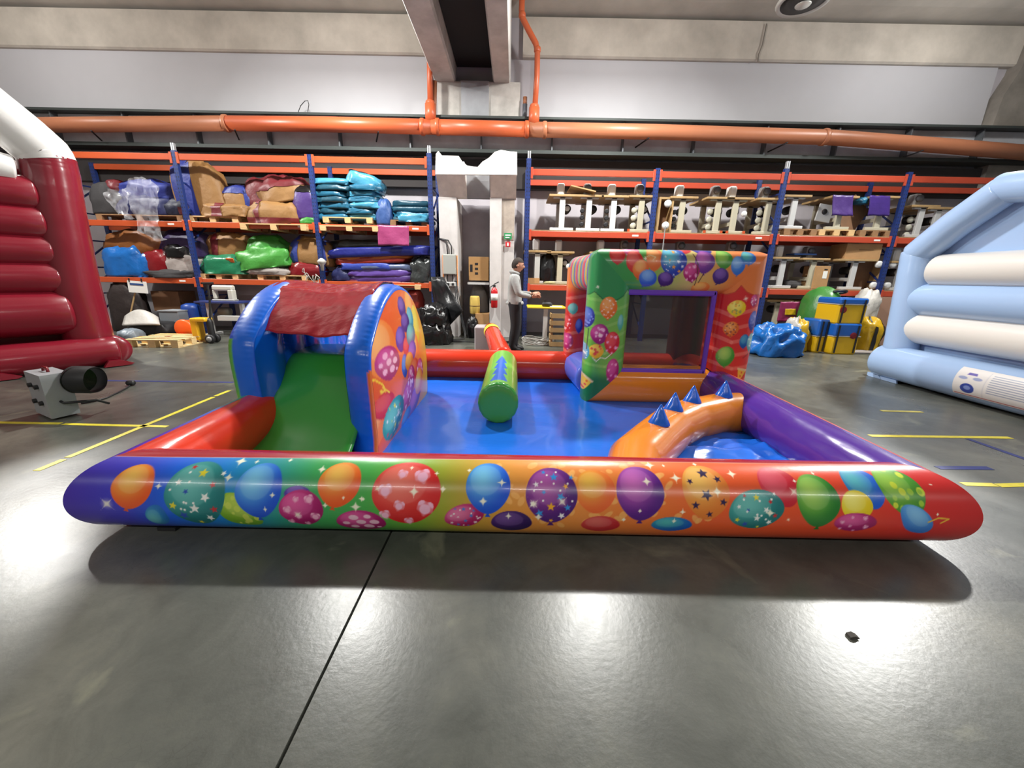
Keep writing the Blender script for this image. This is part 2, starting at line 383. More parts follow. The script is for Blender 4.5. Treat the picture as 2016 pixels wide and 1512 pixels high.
B().prism([(.1, zf - .02), (.1, zf + .2), (.3, zf + .2), (.3, zc + .02), (.16, zc + .02)], at(915, 345, CY).x + .9, at(963, 345, CY).x + .9, 'x').build('grey_lintel', cg_, col)
# right-hand concrete pillar at the end of the white band
structure(B().prism([(10.75, 4.75), (10.8, 5.5), (11.0, 6.0), (11.1, 7.0), (12.8, 7.0), (12.8, 0), (10.95, 0), (10.95, 4.7)], WY - .3, WY, 'y').build('concrete_pillar', conc_d), 'rough concrete pillar at the end of the white band, above the blue castle')
# ------------------------------------------------------------------ crane girder and drain pipe
steel = M('girder_steel', (186, 188, 194), .4, .1, var=.18, vsc=1.5); steel_d = M('girder_flange', (58, 64, 62), .6, .3)
g = thing('crane_girder', None, None, (0, 9.95, 4.5)); structure(g, 'grey steel crane girder running behind the orange pipe')
GT, GB = at(900, 232, 9.75).z - 4.5, at(900, 296, 9.9).z - 4.5
box('web', (0, .02, (GT + GB) / 2), (32, .04, GT - GB), steel, g)
box('top_flange', (0, 0, GT + .02), (32, .46, .045), steel_d, g); box('bottom_flange', (0, .02, GB - .03), (32, .36, .07), steel_d, g)
box('crane_rail', (0, 0, GT + .06), (32, .08, .06), steel_d, g)
sp = box('stiffener', (-15.2, -.07, (GT + GB) / 2), (.03, .17, GT - GB), M('stiffener_steel', (88, 92, 96), .5, .2), g)
for k in range(1, 20):
    c = sp.copy(); COL.objects.link(c); c.location.x += k * 1.6
structure(box('girder_shade_strip', (0, WY - .1, 3.75), (32, .2, .62), M('painted_shade', (54, 50, 50), .9)), 'strip between girder and racks, coloured dark for the shade there')  # added strip, the shade below the girder painted as dark colour
orange1 = M('pipe_orange', (192, 92, 54), .38, bump=.03, bs=3); orange2 = M('pipe_faded', (172, 110, 78), .42, bump=.03, bs=3, var=.05, vsc=1)
PY = 9.62
pp = [at(x, y, PY) for x, y in ((-200, 250), (100, 246), (450, 243), (640, 245), (850, 250), (1040, 255), (1300, 260), (1640, 271), (1880, 289), (2120, 309))]
pz = thing('drain_pipe', 'long orange drain pipe running along the crane girder, with two branch fittings', 'pipe', (0, PY, pp[4].z))
def rel(p, o): return Vector(p) - o.location
def pseg(name, a, b, m, r=.148): return B().tube([rel(p, pz) for p in pp[a:b + 1]], r, 20).build(name, m, pz, True)
pseg('pipe_length', 0, 2, orange2); pseg('pipe_length', 2, 4, orange1); pseg('pipe_length', 4, 5, orange1, .15); pseg('pipe_length', 5, 9, orange2)
def collar(x, y, m, r=.168, wd=.09):
    p = rel(at(x, y, PY), pz); B().lathe([(r * .93, -wd / 2), (r, -wd / 2 + .015), (r, wd / 2 - .015), (r * .93, wd / 2)], 20, p, 'x').build('pipe_collar', m, pz, True)
for x, y, m in ((446, 243, orange2), (832, 250, orange1), (862, 250, orange1), (1037, 255, orange1), (1072, 256, orange2), (1622, 270, orange2)): collar(x, y, m)
for x0, xt, yt, xm in ((848, 846, 80, 846),):
    a = rel(at(848, 240, PY), pz); b = rel(at(847, 205, PY), pz); c = rel(at(845, 70, PY), pz)
    B().tube([a, b], .115, 14).build('branch_socket', orange1, pz, True); B().lathe([(.085, -.06), (.1, -.04), (.1, .04), (.085, .06)], 14, b).build('branch_collar', orange1, pz, True)
    B().tube([b, c], .058, 12).build('riser', orange1, pz, True)
    B().tube([rel(at(854, 238, PY + .1), pz), rel(at(856, 160, PY + .1), pz)], .05, 10).build('riser', M('pipe_brown', (150, 96, 66), .5), pz, True)
a = rel(at(1051, 246, PY), pz); b = rel(at(1052, 212, PY), pz)
B().tube([a, b], .115, 14).build('branch_socket', orange1, pz, True); B().lathe([(.085, -.06), (.1, -.04), (.1, .04), (.085, .06)], 14, b).build('branch_collar', orange1, pz, True)
up = [rel(at(x, y, PY), pz) for x, y in ((1053, 212), (1057, 150), (1058, 100), (1055, 86), (1040, 58), (1029, 36), (1027, 20), (1029, -40))]
B().tube(up, .06, 12).build('riser', orange1, pz, True)
for x, y in ((1058, 98), (1028, 30)): B().lathe([(.06, -.05), (.072, -.03), (.072, .03), (.06, .05)], 12, rel(at(x, y, PY), pz)).build('riser_collar', orange1, pz, True)
blk = M('black_iron', (30, 30, 32), .6, .2)
for x, y in ((182, 262), (462, 260), (742, 264), (1270, 276), (1540, 285), (1805, 300)):
    p = rel(at(x, y, PY), pz); B().bar(p + Vector((-.12, .3, -.06)), p + Vector((.06, -.08, .02)), .025, .02).build('bracket', blk, pz)
st = thing('pipe_stub', 'short grey and orange pipe stub standing behind the main drain pipe', 'pipe', at(1033, 226, 9.9))
B().tube([(0, 0, -.1), (0, 0, .2)], .055, 12).build('lower_sleeve', M('stub_grey', (82, 84, 92), .5), st, True); B().tube([(0, 0, .18), (0, 0, .34)], .048, 12).build('upper_sleeve', M('pipe_brown', (150, 96, 66), .5), st, True)
wl = [at(x, y, 9.95) for x, y in ((586, 228), (588, 218), (592, 208), (600, 199), (606, 198), (608, 206), (606, 219), (606, 230))]
tag(B().tube(wl, .008, 5).build('wire_loop', blk, None, True), 'thin dark wire loop sticking up from the girder in front of the white band', 'wire')
# ------------------------------------------------------------------ lamps
lampm = M('lamp_housing', (205, 205, 200), .4, .2); lampd = M('lamp_bowl', (46, 44, 42), .5)
def em(name, col, s):
    if name in MATS: return MATS[name]
    m = bpy.data.materials.new(name); m.use_nodes = True; b = m.node_tree.nodes['Principled BSDF']
    b.inputs['Emission Color'].default_value = col; b.inputs['Emission Strength'].default_value = s; b.inputs['Base Color'].default_value = (.9, .9, .9, 1); MATS[name] = m; return m
for k, (x, y) in enumerate(LAMPS):
    t = thing('high_bay_lamp', ('round high-bay lamp over the red castle', 'round high-bay lamp over the slide', 'round high-bay lamp over the window house', 'round high-bay lamp near the ceiling above the blue castle')[k], 'lamp', (x, y, LZ))
    B().lathe([(.05, .5), (.1, .48), (.12, .3), (.2, .22), (.3, .05), (.3, .02), (.2, .02)], 20).build('lamp_housing', lampm, t, True)
    B().lathe([(.012, .5), (.012, 1.28)], 6).build('hanger', blk, t)
ul = at(1582, 4, 8.6)
t = thing('unlit_lamp', 'unlit round lamp with a pale rim at the top edge, under the ceiling', 'lamp', ul)
pr = [(.36, .0), (.42, -.02), (.44, .02), (.41, .07), (.25, .3), (.1, .45)]
B().lathe(pr, 28).build('rim', lampm, t, True); B().lathe([(.36, -.005), (.2, -.012), (.02, -.012)], 28).build('bowl', lampd, t, True)
B().lathe([(.12, -.03), (.13, -.016), (.1, -.014)], 16, (.03, .05, 0)).build('lens', lampm, t, True); B().tube([(0, 0, .4), (0, 0, 7.2 - ul.z)], .02, 6).build('hanger', blk, t)
for k, x in enumerate(BATTENS):
    t = thing('batten_lamp', 'long batten lamp behind the viewer, %s of seven from the red castle side' % ('first', 'second', 'third', 'fourth', 'fifth', 'sixth', 'last')[k], 'lamp', (x, -4.8, 6.17), group='batten lamps behind the viewer')
    box('tray', (0, 0, .04), (2.3, .2, .06), lampm, t, .01); box('hanger', (-.8, 0, .7), (.02, .02, 1.26), blk, t); box('hanger', (.8, 0, .7), (.02, .02, 1.26), blk, t)
# ------------------------------------------------------------------ floor markings
tape = M('yellow_tape', (218, 203, 62), .5, var=.18, vsc=9); tapeb = M('blue_tape', (48, 56, 112), .6, var=.3, vsc=6); tapef = M('faded_yellow_tape', (190, 180, 96), .6, var=.25, vsc=9)
def strip(name, pts, wd, m, label, cat='floor tape'):
    o = B()
    for a, b in zip(pts[:-1:2], pts[1::2]):
        a = atz(*a); b = atz(*b); o.bar((a.x, a.y, .0016), (b.x, b.y, .0016), wd, .002)
    return tag(o.build(name, m), label, cat)
strip('floor_tape', [(72, 927), (125, 905), (133, 901), (420, 782), (424, 780), (452, 769)], .05, tape, 'yellow tape line receding beside the purple corner of the play pen')
strip('floor_tape', [(-60, 831), (120, 834), (125, 835), (330, 840)], .045, tape, 'yellow tape line crossing the floor in front of the grey blower')
strip('floor_tape', [(1712, 858), (1990, 862)], .05, tape, 'yellow tape line on the floor between the purple tube and the blue castle')
strip('floor_tape', [(1895, 953), (1960, 955), (1965, 956), (2040, 954)], .05, tape, 'worn yellow tape line on the floor off the red tip of the pen')
strip('floor_tape', [(1735, 809), (1815, 811)], .05, tapef, 'short faded yellow tape line under the edge of the blue castle')
strip('floor_tape', [(170, 749), (460, 753)], .05, tapeb, 'dark blue tape line behind the grey blower')
strip('floor_tape', [(1845, 921), (1950, 922)], .055, tapeb, 'dark blue tape line beside the orange rim of the pen')
strip('floor_tape', [(1905, 864), (2030, 908)], .05, tapeb, 'slanting dark blue tape line on the floor near the blue castle')
strip('floor_tape', [(640, 689), (690, 682), (700, 680), (712, 678)], .05, tape, 'yellow tape line glimpsed through the tunnel of the slide')
c = atz(1678, 1254); tag(B().prism([(-.02, 0), (.012, 0), (.02, .006), (.0, .016), (-.018, .01)], -.012, .012, 'y').build('wood_chip', M('chip', (60, 56, 52), .8)), 'small dark chip of debris lying on the bare floor', 'debris').location = (c.x, c.y, 0)
# ------------------------------------------------------------------ pallet racks
def rack_blue():
    m = bpy.data.materials.new('rack_blue'); m.use_nodes = True; nt = m.node_tree; N = nt.nodes; L = nt.links; b = N['Principled BSDF']
    b.inputs['Roughness'].default_value = .42
    tc = N.new('ShaderNodeTexCoord'); sx = N.new('ShaderNodeSeparateXYZ'); L.new(tc.outputs['Object'], sx.inputs[0])
    def mt(op, a, c=None, cl=False):
        n = N.new('ShaderNodeMath'); n.operation = op; n.use_clamp = cl
        for k, v in enumerate((a, c)):
            if v is None: continue
            if isinstance(v, (int, float)): n.inputs[k].default_value = v
            else: L.new(v, n.inputs[k])
        return n.outputs[0]
    fz = mt('FRACT', mt('DIVIDE', sx.outputs[2], .075)); hz = mt('LESS_THAN', mt('ABSOLUTE', mt('SUBTRACT', fz, .5)), .2)
    ax = mt('ABSOLUTE', sx.outputs[0]); hx = mt('LESS_THAN', mt('ABSOLUTE', mt('SUBTRACT', ax, .025)), .009)
    h = mt('MULTIPLY', hz, hx)
    x = N.new('ShaderNodeMix'); x.data_type = 'RGBA'; L.new(h, x.inputs[0]); x.inputs[6].default_value = lin((29, 50, 110)) + (1,); x.inputs[7].default_value = (.01, .012, .03, 1)
    L.new(x.outputs[2], b.inputs['Base Color']); return m
rb = rack_blue(); ro = M('rack_orange', (184, 78, 38), .38, var=.06, vsc=2); ro2 = M('rack_red_orange', (180, 70, 46), .36, var=.06, vsc=2)
galv = M('galvanised', (205, 208, 212), .35, .6); lab_w = M('label_white', (232, 232, 226), .6); chip = M('chipboard', (150, 118, 84), .85, var=.2, vsc=12)
RY, RYB = 9.1, 10.02
ZM, ZL = 2.28, 1.115                                     # undersides of the shelf boards
def rack(name, label, xs, ztop, tops, beam, mid, low, shelf_bays, tips):
    t = thing(name, label, 'pallet rack', ((xs[0] + xs[-1]) / 2, RY, 0)); ox = t.location.x
    for x, zt, tp in zip(xs, tops, tips):
        for yy in (RY, RYB):
            u = box('upright', (0, 0, zt / 2), (.095, .07, zt), rb, t); u.location = (x - ox, yy - RY, 0)
        if tp: box('upright_tip', (x - ox - .015, 0, zt + .06), (.025, .06, .16), galv, t); box('upright_tip', (x - ox + .025, 0, zt + .06), (.025, .06, .16), galv, t)
        br = B(); z = .25; k = 0
        while z < zt - .7:
            br.bar((x - ox, .03, z), (x - ox, RYB - RY - .03, z + .6), .03, .03, (1, 0, 0)); z += .6; k += 1
            br.bar((x - ox, .03, z), (x - ox, RYB - RY - .03, z), .03, .03, (1, 0, 0))
        br.build('frame_brace', rb, t)
    for a, b in zip(xs[:-1], xs[1:]):
        for zz in (ztop, mid, low):
            for yy in (RY - .005, RYB):
                box('beam', ((a + b) / 2 - ox, yy - RY, zz - .06), (b - a - .1, .055, .12), beam, t, .006)
        for zz in (ztop, mid, low):
            for xx in (a + .07, b - .07): box('beam_connector', (xx - ox - (.02 if xx > (a + b) / 2 else -.02) * 0, -.03, zz - .08), (.05, .03, .22), beam, t, .004)
            if zz != ztop: box('beam_label', (b - ox - .35, -.034, zz - .06), (.14, .003, .035), lab_w, t)
        for zz in (mid, low):
            if shelf_bays: box('shelf_board', ((a + b) / 2 - ox, (RYB - RY) / 2, zz + .012), (b - a - .06, RYB - RY + .05, .022), chip, t)
    return t
XL = [-9.95, at(362, 400, RY).x, at(620, 400, RY).x, at(848, 400, RY).x]
XR = [at(1039, 400, RY).x, at(1288, 400, RY).x, at(1536, 400, RY).x, at(1775, 400, RY).x, at(1775, 400, RY).x + 2.72]
zl = at(600, 313, RY).z + .05; zr = at(1290, 343, RY).z + .05
zm = at(700, 448, RY).z + .055; zlo = at(620, 558, RY).z + .06
zmr = at(1290, 465, RY).z + .06; zlor = at(1540, 575, RY).z + .06
rack('pallet_rack', 'blue and orange pallet rack full of bags and folded sheets, beyond the slide', XL, zl, [zl + .02, zl + .06, zl + .03, zl + .1], ro, zm, zlo, False, [0, 1, 0, 1])
rack('pallet_rack', 'blue and orange pallet rack full of white-legged tables, beyond the window house', XR, zr, [zr + .2, zr + .06, zr + .1, zr + .08, zr + .06], ro2, zmr, zlor, True, [1, 0, 1, 0, 0])
# ------------------------------------------------------------------ pallets
pw = M('pallet_wood', (206, 172, 122), .8, var=.14, vsc=7, stretch=(1, 6, 6)); pwl = M('pallet_wood_pale', (222, 192, 138), .8, var=.12, vsc=7, stretch=(1, 6, 6)); pwd = M('pallet_wood_worn', (142, 108, 74), .85, var=.2, vsc=7, stretch=(1, 6, 6))
def pallet(label, cx, cy, z, W, D, mat, group=None, rz=0.0, H=.14):
    t = thing('wooden_pallet', label, 'pallet', (cx, cy, z), rz, group)
    db = box('deck_board', (0, -D / 2 + .05, H - .011), (W, .1, .022), mat, t)
    n = max(5, int(D / .14))
    for k in range(1, n):
        c = db.copy(); COL.objects.link(c); c.location.y = k * (D - .1) / (n - 1)
    st = None
    for x in (-W / 2 + .07, 0, W / 2 - .07):
        if st is None:
            st = box('block', (0, -D / 2 + .06, (H - .022) / 2 + .011), (.13, .12, H - .044), mat, t); st.location.x = x
            bb = box('bottom_board', (0, 0, .0112), (.12, D, .022), mat, t); bb.location.x = x
            ks = [1, 2]
        else:
            c = bb.copy(); COL.objects.link(c); c.location.x = x; ks = [0, 1, 2]
        for k in ks:
            c = st.copy(); COL.objects.link(c); c.location = (x, k * (D - .12) / 2, 0)
    return t
def px_pallet(label, x0, x1, yb, Y, mat, z=None, D=.8, **k):
    a = at(x0, yb, Y); b = at(x1, yb, Y); return pallet(label, (a.x + b.x) / 2, Y + D / 2, a.z if z is None else z, b.x - a.x, D, mat, **k)
# ------------------------------------------------------------------ soft lumpy goods
def fb(p, sd): return noise.noise(Vector((p[0] + sd * 3.1, p[1] - sd * 1.7, p[2] + sd * .9)))
def lumpy(name, label, cat, c, size, mat, seed=1, amp=.12, freq=2.2, crease=.05, e=.75, flat=.35, rz=0.0, ry=0.0, straps=(), group=None, nu=36, nv=20, lean=0.0, parent=None, neck=0.0):
    """a soft bag or bundle: bottom rests at c.z; size = full width, depth, height; straps = (axis, lo, hi, name, material) bands of its own surface"""
    sx, sy, sz = size[0] / 2, size[1] / 2, size[2] / (1 + flat)
    P = np.zeros((nv + 1, nu, 3)); G = np.zeros((nv + 1, nu, 3))
    sp = lambda v, q: math.copysign(abs(v) ** q, v)
    for j in range(nv + 1):
        ph = -math.pi / 2 + math.pi * j / nv; cp, s_ = math.cos(ph), math.sin(ph)
        for i in range(nu):
            th = 2 * math.pi * i / nu
            d = Vector((sp(cp, e) * sp(math.cos(th), e), sp(cp, e) * sp(math.sin(th), e), sp(s_, e)))
            q = d * freq
            vd = noise.voronoi(q * .9 + Vector((seed * 1.3, seed * .7, 0)))[0]
            r = 1 + amp * fb(q, seed) + amp * .5 * fb(q * 2.3, seed + 5) + crease * 1.3 * (.5 - min(1, (vd[1] - vd[0]) * 1.8))
            if neck and s_ > .6: r *= 1 - neck * (s_ - .6) / .4
            z = max(d.z * r, -flat)
            x = d.x * r * sx + lean * (z + flat) * sz; y = d.y * r * sy
            P[j, i] = (x, y, (z + flat) * sz); G[j, i] = d
    R = Matrix.Rotation(ry, 3, 'Y')
    V = P.reshape(-1, 3)
    if ry:
        V = np.array([R @ Vector(v) for v in V])
    V[:, 2] -= V[:, 2].min()
    Fq = [(j * nu + i, j * nu + (i + 1) % nu, (j + 1) * nu + (i + 1) % nu, (j + 1) * nu + i) for j in range(nv) for i in range(nu)]
    o = link_mesh(name, V, Fq, mat, parent, True)
    o.location = c; o.rotation_euler = (0, 0, rz)
    if parent is None: tag(o, label, cat, group)
    Gf = G.reshape(-1, 3); ctr = V.mean(0)
    for (ax, lo, hi, nm, m) in straps:
        sel = [f for f in Fq if lo <= np.mean([Gf[k][ax] for k in f]) <= hi]
        ids = sorted({k for f in sel for k in f}); mp = {k: n for n, k in enumerate(ids)}
        if not ids: continue
        VV = [V[k] + (V[k] - ctr) / (np.linalg.norm(V[k] - ctr) + 1e-6) * .012 for k in ids]
        link_mesh(nm, VV, [tuple(mp[k] for k in f) for f in sel], m, o, True)
    return o
def bag(name, label, cat, x0, x1, y0, y1, Y, mat, dep=.6, zmin=None, **k):
    """a lumpy thing that the photograph shows between those pixels, its front face near depth Y"""
    a = at(x0, y1, Y); b = at(x1, y0, Y); z = a.z if zmin is None else zmin
    return lumpy(name, label, cat, ((a.x + b.x) / 2, Y + dep / 2, z), (b.x - a.x, dep, b.z - z), mat, **k)
def V_(name, rgb, rough=.45, **k): return M(name, tuple(v * .78 for v in rgb), rough, **dict(dict(bump=.5, bs=6, coat=0, bdist=.03), **k))
tan = V_('tan_vinyl', (178, 130, 72), .6); blue_v = V_('blue_vinyl', (44, 62, 160), .5); navy = V_('navy_vinyl', (38, 46, 104), .5); maroon = V_('maroon_vinyl', (128, 28, 38), .5)
grey_d = V_('dark_grey_fabric', (58, 56, 58), .8); purple = V_('purple_vinyl', (88, 56, 142), .45); black = V_('black_plastic', (14, 14, 16), .28); teal = V_('teal_sheet', (40, 122, 158), .36)
teal_l = V_('bright_teal_sheet', (84, 178, 216), .32); teal_d = V_('deep_teal_sheet', (30, 92, 116), .4); green_v = V_('green_vinyl', (72, 168, 66), .4); green_t = V_('teal_green_film', (36, 140, 96), .3); sack = V_('white_sack', (196, 186, 180), .8)
skyb = V_('bright_blue_tarp', (28, 122, 216), .3); brown_o = V_('orange_brown_tarp', (158, 92, 32), .5); red_g = V_('red_gloss', (150, 24, 34), .28); pink = V_('pink_vinyl', (196, 78, 138), .35); orange_v = V_('orange_vinyl', (226, 128, 44), .42)
red_v = V_('red_sheet', (198, 62, 48), .45); slate = V_('slate_blue_sheet', (104, 120, 160), .35); yellow_v = V_('yellow_vinyl', (238, 190, 30), .35); mid_blue = V_('denim_roll', (56, 98, 172), .5); white_v = V_('white_vinyl', (226, 222, 214), .5)
brownc = M('cardboard', (172, 132, 88), .85, var=.08, vsc=6); brownd = M('dark_cardboard', (112, 80, 54), .85, var=.12, vsc=6)
ZTOP, ZMID = zm, zlo                                     # tops of the two loaded levels of the bag rack
Yr = 9.12
# top level, bay by the red castle
PH = .13
px_pallet('worn pallet under the bags beside the red castle, on the top level', 192, 362, 440, Yr, pwd, z=ZTOP, H=PH)
zb1 = ZTOP + PH
bag('fabric_bag', 'dark grey bag squeezed behind the red castle pillar, top rack level', 'bag', 172, 218, 356, 430, Yr, grey_d, .6, zb1, seed=3)
bag('rolled_sheet', 'small dark red roll end between the grey bag and the blue bundle', 'roll', 200, 224, 349, 378, Yr + .1, maroon, .5, at(200, 380, Yr).z, seed=4, e=.9, flat=.8)
bag('bundle', 'dark navy bundle under the clear plastic sheet', 'bundle', 214, 330, 378, 432, Yr + .02, navy, .7, zb1, seed=6, amp=.15)
bag('bundle', 'blue bundle on top of the navy one, half under clear plastic', 'bundle', 218, 328, 350, 388, Yr + .12, blue_v, .6, at(218, 386, Yr).z, seed=5, amp=.18)
bag('bundle', 'dark blue bundle ending at the blue rack upright, top level', 'bundle', 312, 372, 388, 432, Yr + .05, V_('blue_black_vinyl', (32, 36, 66), .5), .7, zb1, seed=8, straps=((0, .35, .7, 'maroon_band', maroon),))
# top level, middle bay
px_pallet('pale pallet under the folded tan mattress, top level', 370, 470, 441, Yr, pw, z=ZTOP, H=PH)
px_pallet('pale pallet hung over the orange beam under the red bundle', 473, 604, 453, Yr - .15, pw, z=at(500, 452, Yr - .15).z, H=PH, D=.9)
bag('tarp_roll', 'tall tan roll with a blue band leaning on the blue upright', 'roll', 346, 428, 314, 428, Yr + .12, tan, .5, zb1, seed=11, e=.62, amp=.1, lean=-.12, straps=((0, -.75, -.1, 'blue_band', blue_v),))
bag('fabric_bag', 'tan bag with a blue rim beside the tall tan roll', 'bag', 424, 490, 362, 410, Yr + .2, tan, .5, zb1 + .1, seed=12, straps=((0, .55, 1, 'blue_rim', blue_v), (2, .55, 1, 'blue_rim', blue_v)))
bag('folded_mattress', 'folded tan mattress with a red stripe on the pallet', 'mattress', 392, 480, 400, 430, Yr - .02, tan, .6, zb1, seed=13, e=.5, amp=.1, crease=.12, straps=((0, -.22, -.08, 'red_stripe', maroon),))
bag('folded_mattress', 'folded tan mattress with a dark red base overhanging the beam', 'mattress', 482, 580, 395, 440, Yr - .08, tan, .7, at(500, 438, Yr - .15).z, seed=14, e=.55, amp=.1, crease=.1, straps=((2, -1, -.1, 'red_base', maroon), (0, -.5, -.36, 'red_stripe', maroon)))
bag('bundle', 'dark red bundle peaking behind the folded tan mattresses', 'bundle', 472, 562, 342, 402, Yr + .22, maroon, .6, zb1 + .2, seed=15, amp=.24, freq=1.8)
bag('bundle', 'tan and red bundle slumped against the purple bag', 'bundle', 504, 594, 356, 402, Yr + .08, tan, .6, zb1 + .22, seed=16, amp=.2, ry=-.18, straps=((2, .35, 1, 'red_flap', maroon),))
bag('fabric_bag', 'upright purple bag with a black mouth beside the teal packages', 'bag', 572, 622, 362, 434, Yr + .02, purple, .5, ZTOP + .1, seed=17, amp=.08, straps=((2, .62, 1, 'black_mouth', black),))
bag('fabric_bag', 'low green bag under the purple bag', 'bag', 582, 624, 424, 444, Yr - .02, green_v, .5, ZTOP + .005, seed=18)
# top level, bay next to the column: teal packages
px_pallet('pallet under the tall pile of teal packages, lower of its two', 630, 745, 456, Yr - .12, pw, z=at(700, 455, Yr - .12).z, H=.11, D=.9)
px_pallet('pallet under the tall pile of teal packages, upper of its two', 636, 734, 443, Yr, pw, z=ZTOP + .04, H=.12)
px_pallet('dark pallet under the low pile of teal packages', 768, 842, 451, Yr + .05, pwd, z=ZTOP, H=.13)
k = 0; rdm = random.Random(5)
names = ['lowest', 'second from the bottom', 'third from the bottom', 'fourth from the bottom', 'fifth from the bottom', 'sixth from the bottom', 'topmost']
ys = [432, 420, 409, 397, 385, 373, 361, 349]
for j in range(7):
    for s, (xa_, xb_) in enumerate(((618, 686), (682, 742))):
        if s == 1 and j == 6: continue
        sh = rdm.uniform(-6, 6) - j * 1.0 * (s == 0); mt_ = (teal, teal, teal_d, teal_l)[(j * 2 + s * 3) % 4] if j < 6 else teal_l
        bag('folded_package', 'folded teal package, %s of the stack by the %s' % (names[j], 'blue upright' if s == 0 else 'denim roll') if j < 6 else 'bright teal package on top of the stack by the blue upright', 'package',
            xa_ + sh, xb_ + sh, ys[j + 1], ys[j], Yr + rdm.uniform(-.04, .06), mt_, .62, None, seed=20 + k, e=.45, amp=.14, crease=.12, nu=26, nv=12, group='teal folded packages'); k += 1
bag('folded_package', 'glossy teal package sliding off the top of the tall teal stack', 'package', 676, 744, 350, 378, Yr, teal_l, .6, None, seed=44, e=.5, ry=.32, flat=.6, group='teal folded packages')
bag('rolled_sheet', 'denim blue roll slumped beside the tall teal stack', 'roll', 738, 766, 388, 446, Yr - .02, mid_blue, .4, ZTOP + .01, seed=45, e=.8, amp=.1)
ys = [437, 426, 416, 406, 394]
for j in range(4):
    bag('folded_package', 'folded teal package, %s of the low stack beside the end upright' % ('lowest', 'second', 'third', 'topmost')[j], 'package', 766 + rdm.uniform(-2, 4) + j * 2, 846, ys[j + 1], ys[j], Yr + .12, (teal_d, teal, teal_d, teal_d)[j], .62, None, seed=50 + j, e=.45, amp=.12, crease=.1, nu=26, nv=12, group='teal folded packages')
bag('folded_package', 'bright teal package in front of the low teal stack', 'package', 784, 842, 420, 436, Yr - .05, teal_l, .3, None, seed=56, e=.5, amp=.18, group='teal folded packages')
def sheet(name, label, cat, pts, Y, mat, thick=.02, amp=.02, nx=14, nz=10, seed=1, parent=None):
    """hanging sheet; pts = four pixels (top-left, top-right, bottom-right, bottom-left)"""
    q = [at(x, y, Y) for x, y in pts]; P = np.zeros((nz + 1, nx + 1, 3))
    for j in range(nz + 1):
        for i in range(nx + 1):
            u, v = i / nx, j / nz; p = q[0] * (1 - u) * (1 - v) + q[1] * u * (1 - v) + q[2] * u * v + q[3] * (1 - u) * v
            p = p + Vector((0, -amp * (.5 + fb((u * 3, v * 1.2, 0), seed)) * (.3 + v), .3 * amp * fb((u * 4, v * 3, 2), seed))); P[j, i] = p
    Bk = P.copy(); Bk[:, :, 1] += thick
    o = grid_mesh(name, P, mat); md = o.modifiers.new('thickness', 'SOLIDIFY'); md.thickness = thick * .5; md.offset = 0
    if parent is None: tag(o, label, cat)
    return o
sheet('pink_sheet', 'square pink vinyl sheet hung over the orange beam', 'sheet', [(743, 443), (805, 445), (806, 484), (745, 483)], 9.02, pink, amp=.03)
# clear plastic film draped over the edge of the shelf
film = bpy.data.materials.new('clear_film'); film.use_nodes = True; nt = film.node_tree; b_ = nt.nodes['Principled BSDF']
b_.inputs['Base Color'].default_value = (.85, .86, .9, 1); b_.inputs['Roughness'].default_value = .1; b_.inputs['Alpha'].default_value = .22; b_.inputs['Specular IOR Level'].default_value = .9
def film_sheet(name, pts, seed, parent=None):
    rows = [[at(x, y, 8.98) for x, y in r] for r in pts]; nj, ni = len(rows), len(rows[0]); S = 7
    P = np.zeros(((nj - 1) * S + 1, (ni - 1) * S + 1, 3))
    for j in range(P.shape[0]):
        for i in range(P.shape[1]):
            a, b = min(j // S, nj - 2), min(i // S, ni - 2); v, u = j / S - a, i / S - b
            p = rows[a][b] * (1 - u) * (1 - v) + rows[a][b + 1] * u * (1 - v) + rows[a + 1][b + 1] * u * v + rows[a + 1][b] * (1 - u) * v
            n1 = fb((p.x * 9, p.z * 5, 0), seed); n2 = fb((p.x * 22, p.z * 9, 1), seed)
            P[j, i] = p + Vector((.03 * n2, -.06 - .12 * abs(n1) - .05 * n2, .03 * n1))
    return grid_mesh(name, P, film, parent)
fs = film_sheet('plastic_film', [[(262, 352), (285, 350), (305, 356), (320, 372)], [(252, 378), (278, 380), (302, 384), (318, 392)], [(262, 404), (282, 410), (300, 412), (318, 420)], [(274, 432), (284, 438), (300, 440), (320, 446)], [(277, 456), (288, 460), (310, 455), (328, 468)], [(280, 462), (290, 460), (316, 476), (336, 472)]], 2)
tag(fs, 'crumpled clear plastic film hanging off the top level over the blue bundles', 'plastic film')
film_sheet('film_tail', [[(212, 380), (230, 374), (250, 374), (264, 380)], [(214, 392), (228, 386), (248, 384), (262, 392)], [(228, 408), (236, 402), (246, 412), (258, 420)], [(240, 424), (246, 420), (262, 432), (276, 434)]], 7, fs)
# middle level
bag('tarp', 'orange-brown tarp stuffed under the top level beside the red castle', 'tarp', 190, 300, 452, 486, Yr + .12, brown_o, .7, at(200, 500, Yr).z, seed=61, amp=.2)
bag('tarp', 'bright blue glossy tarp bundle beside the red castle', 'tarp', 190, 280, 480, 540, Yr - .02, skyb, .7, ZMID, seed=62, amp=.16, crease=.1)
bag('bundle', 'purple bundle under the hanging plastic film', 'bundle', 300, 404, 452, 500, Yr + .16, V_('deep_purple_vinyl', (62, 42, 104), .5), .6, at(300, 505, Yr).z, seed=63, amp=.12)
bag('bundle', 'black mouth of an open sack above the pale sack', 'bundle', 312, 370, 480, 506, Yr + .06, black, .5, at(312, 506, Yr).z, seed=64, amp=.1)
bag('bundle', 'dark red glossy bundle between the blue tarp and the pale sack', 'bundle', 272, 326, 490, 532, Yr + .04, red_g, .5, ZMID + .1, seed=65)
bag('sack', 'pale beige sack behind the blue upright, middle level', 'sack', 316, 392, 498, 542, Yr + .05, sack, .5, ZMID + .08, seed=66, amp=.14, crease=.14)
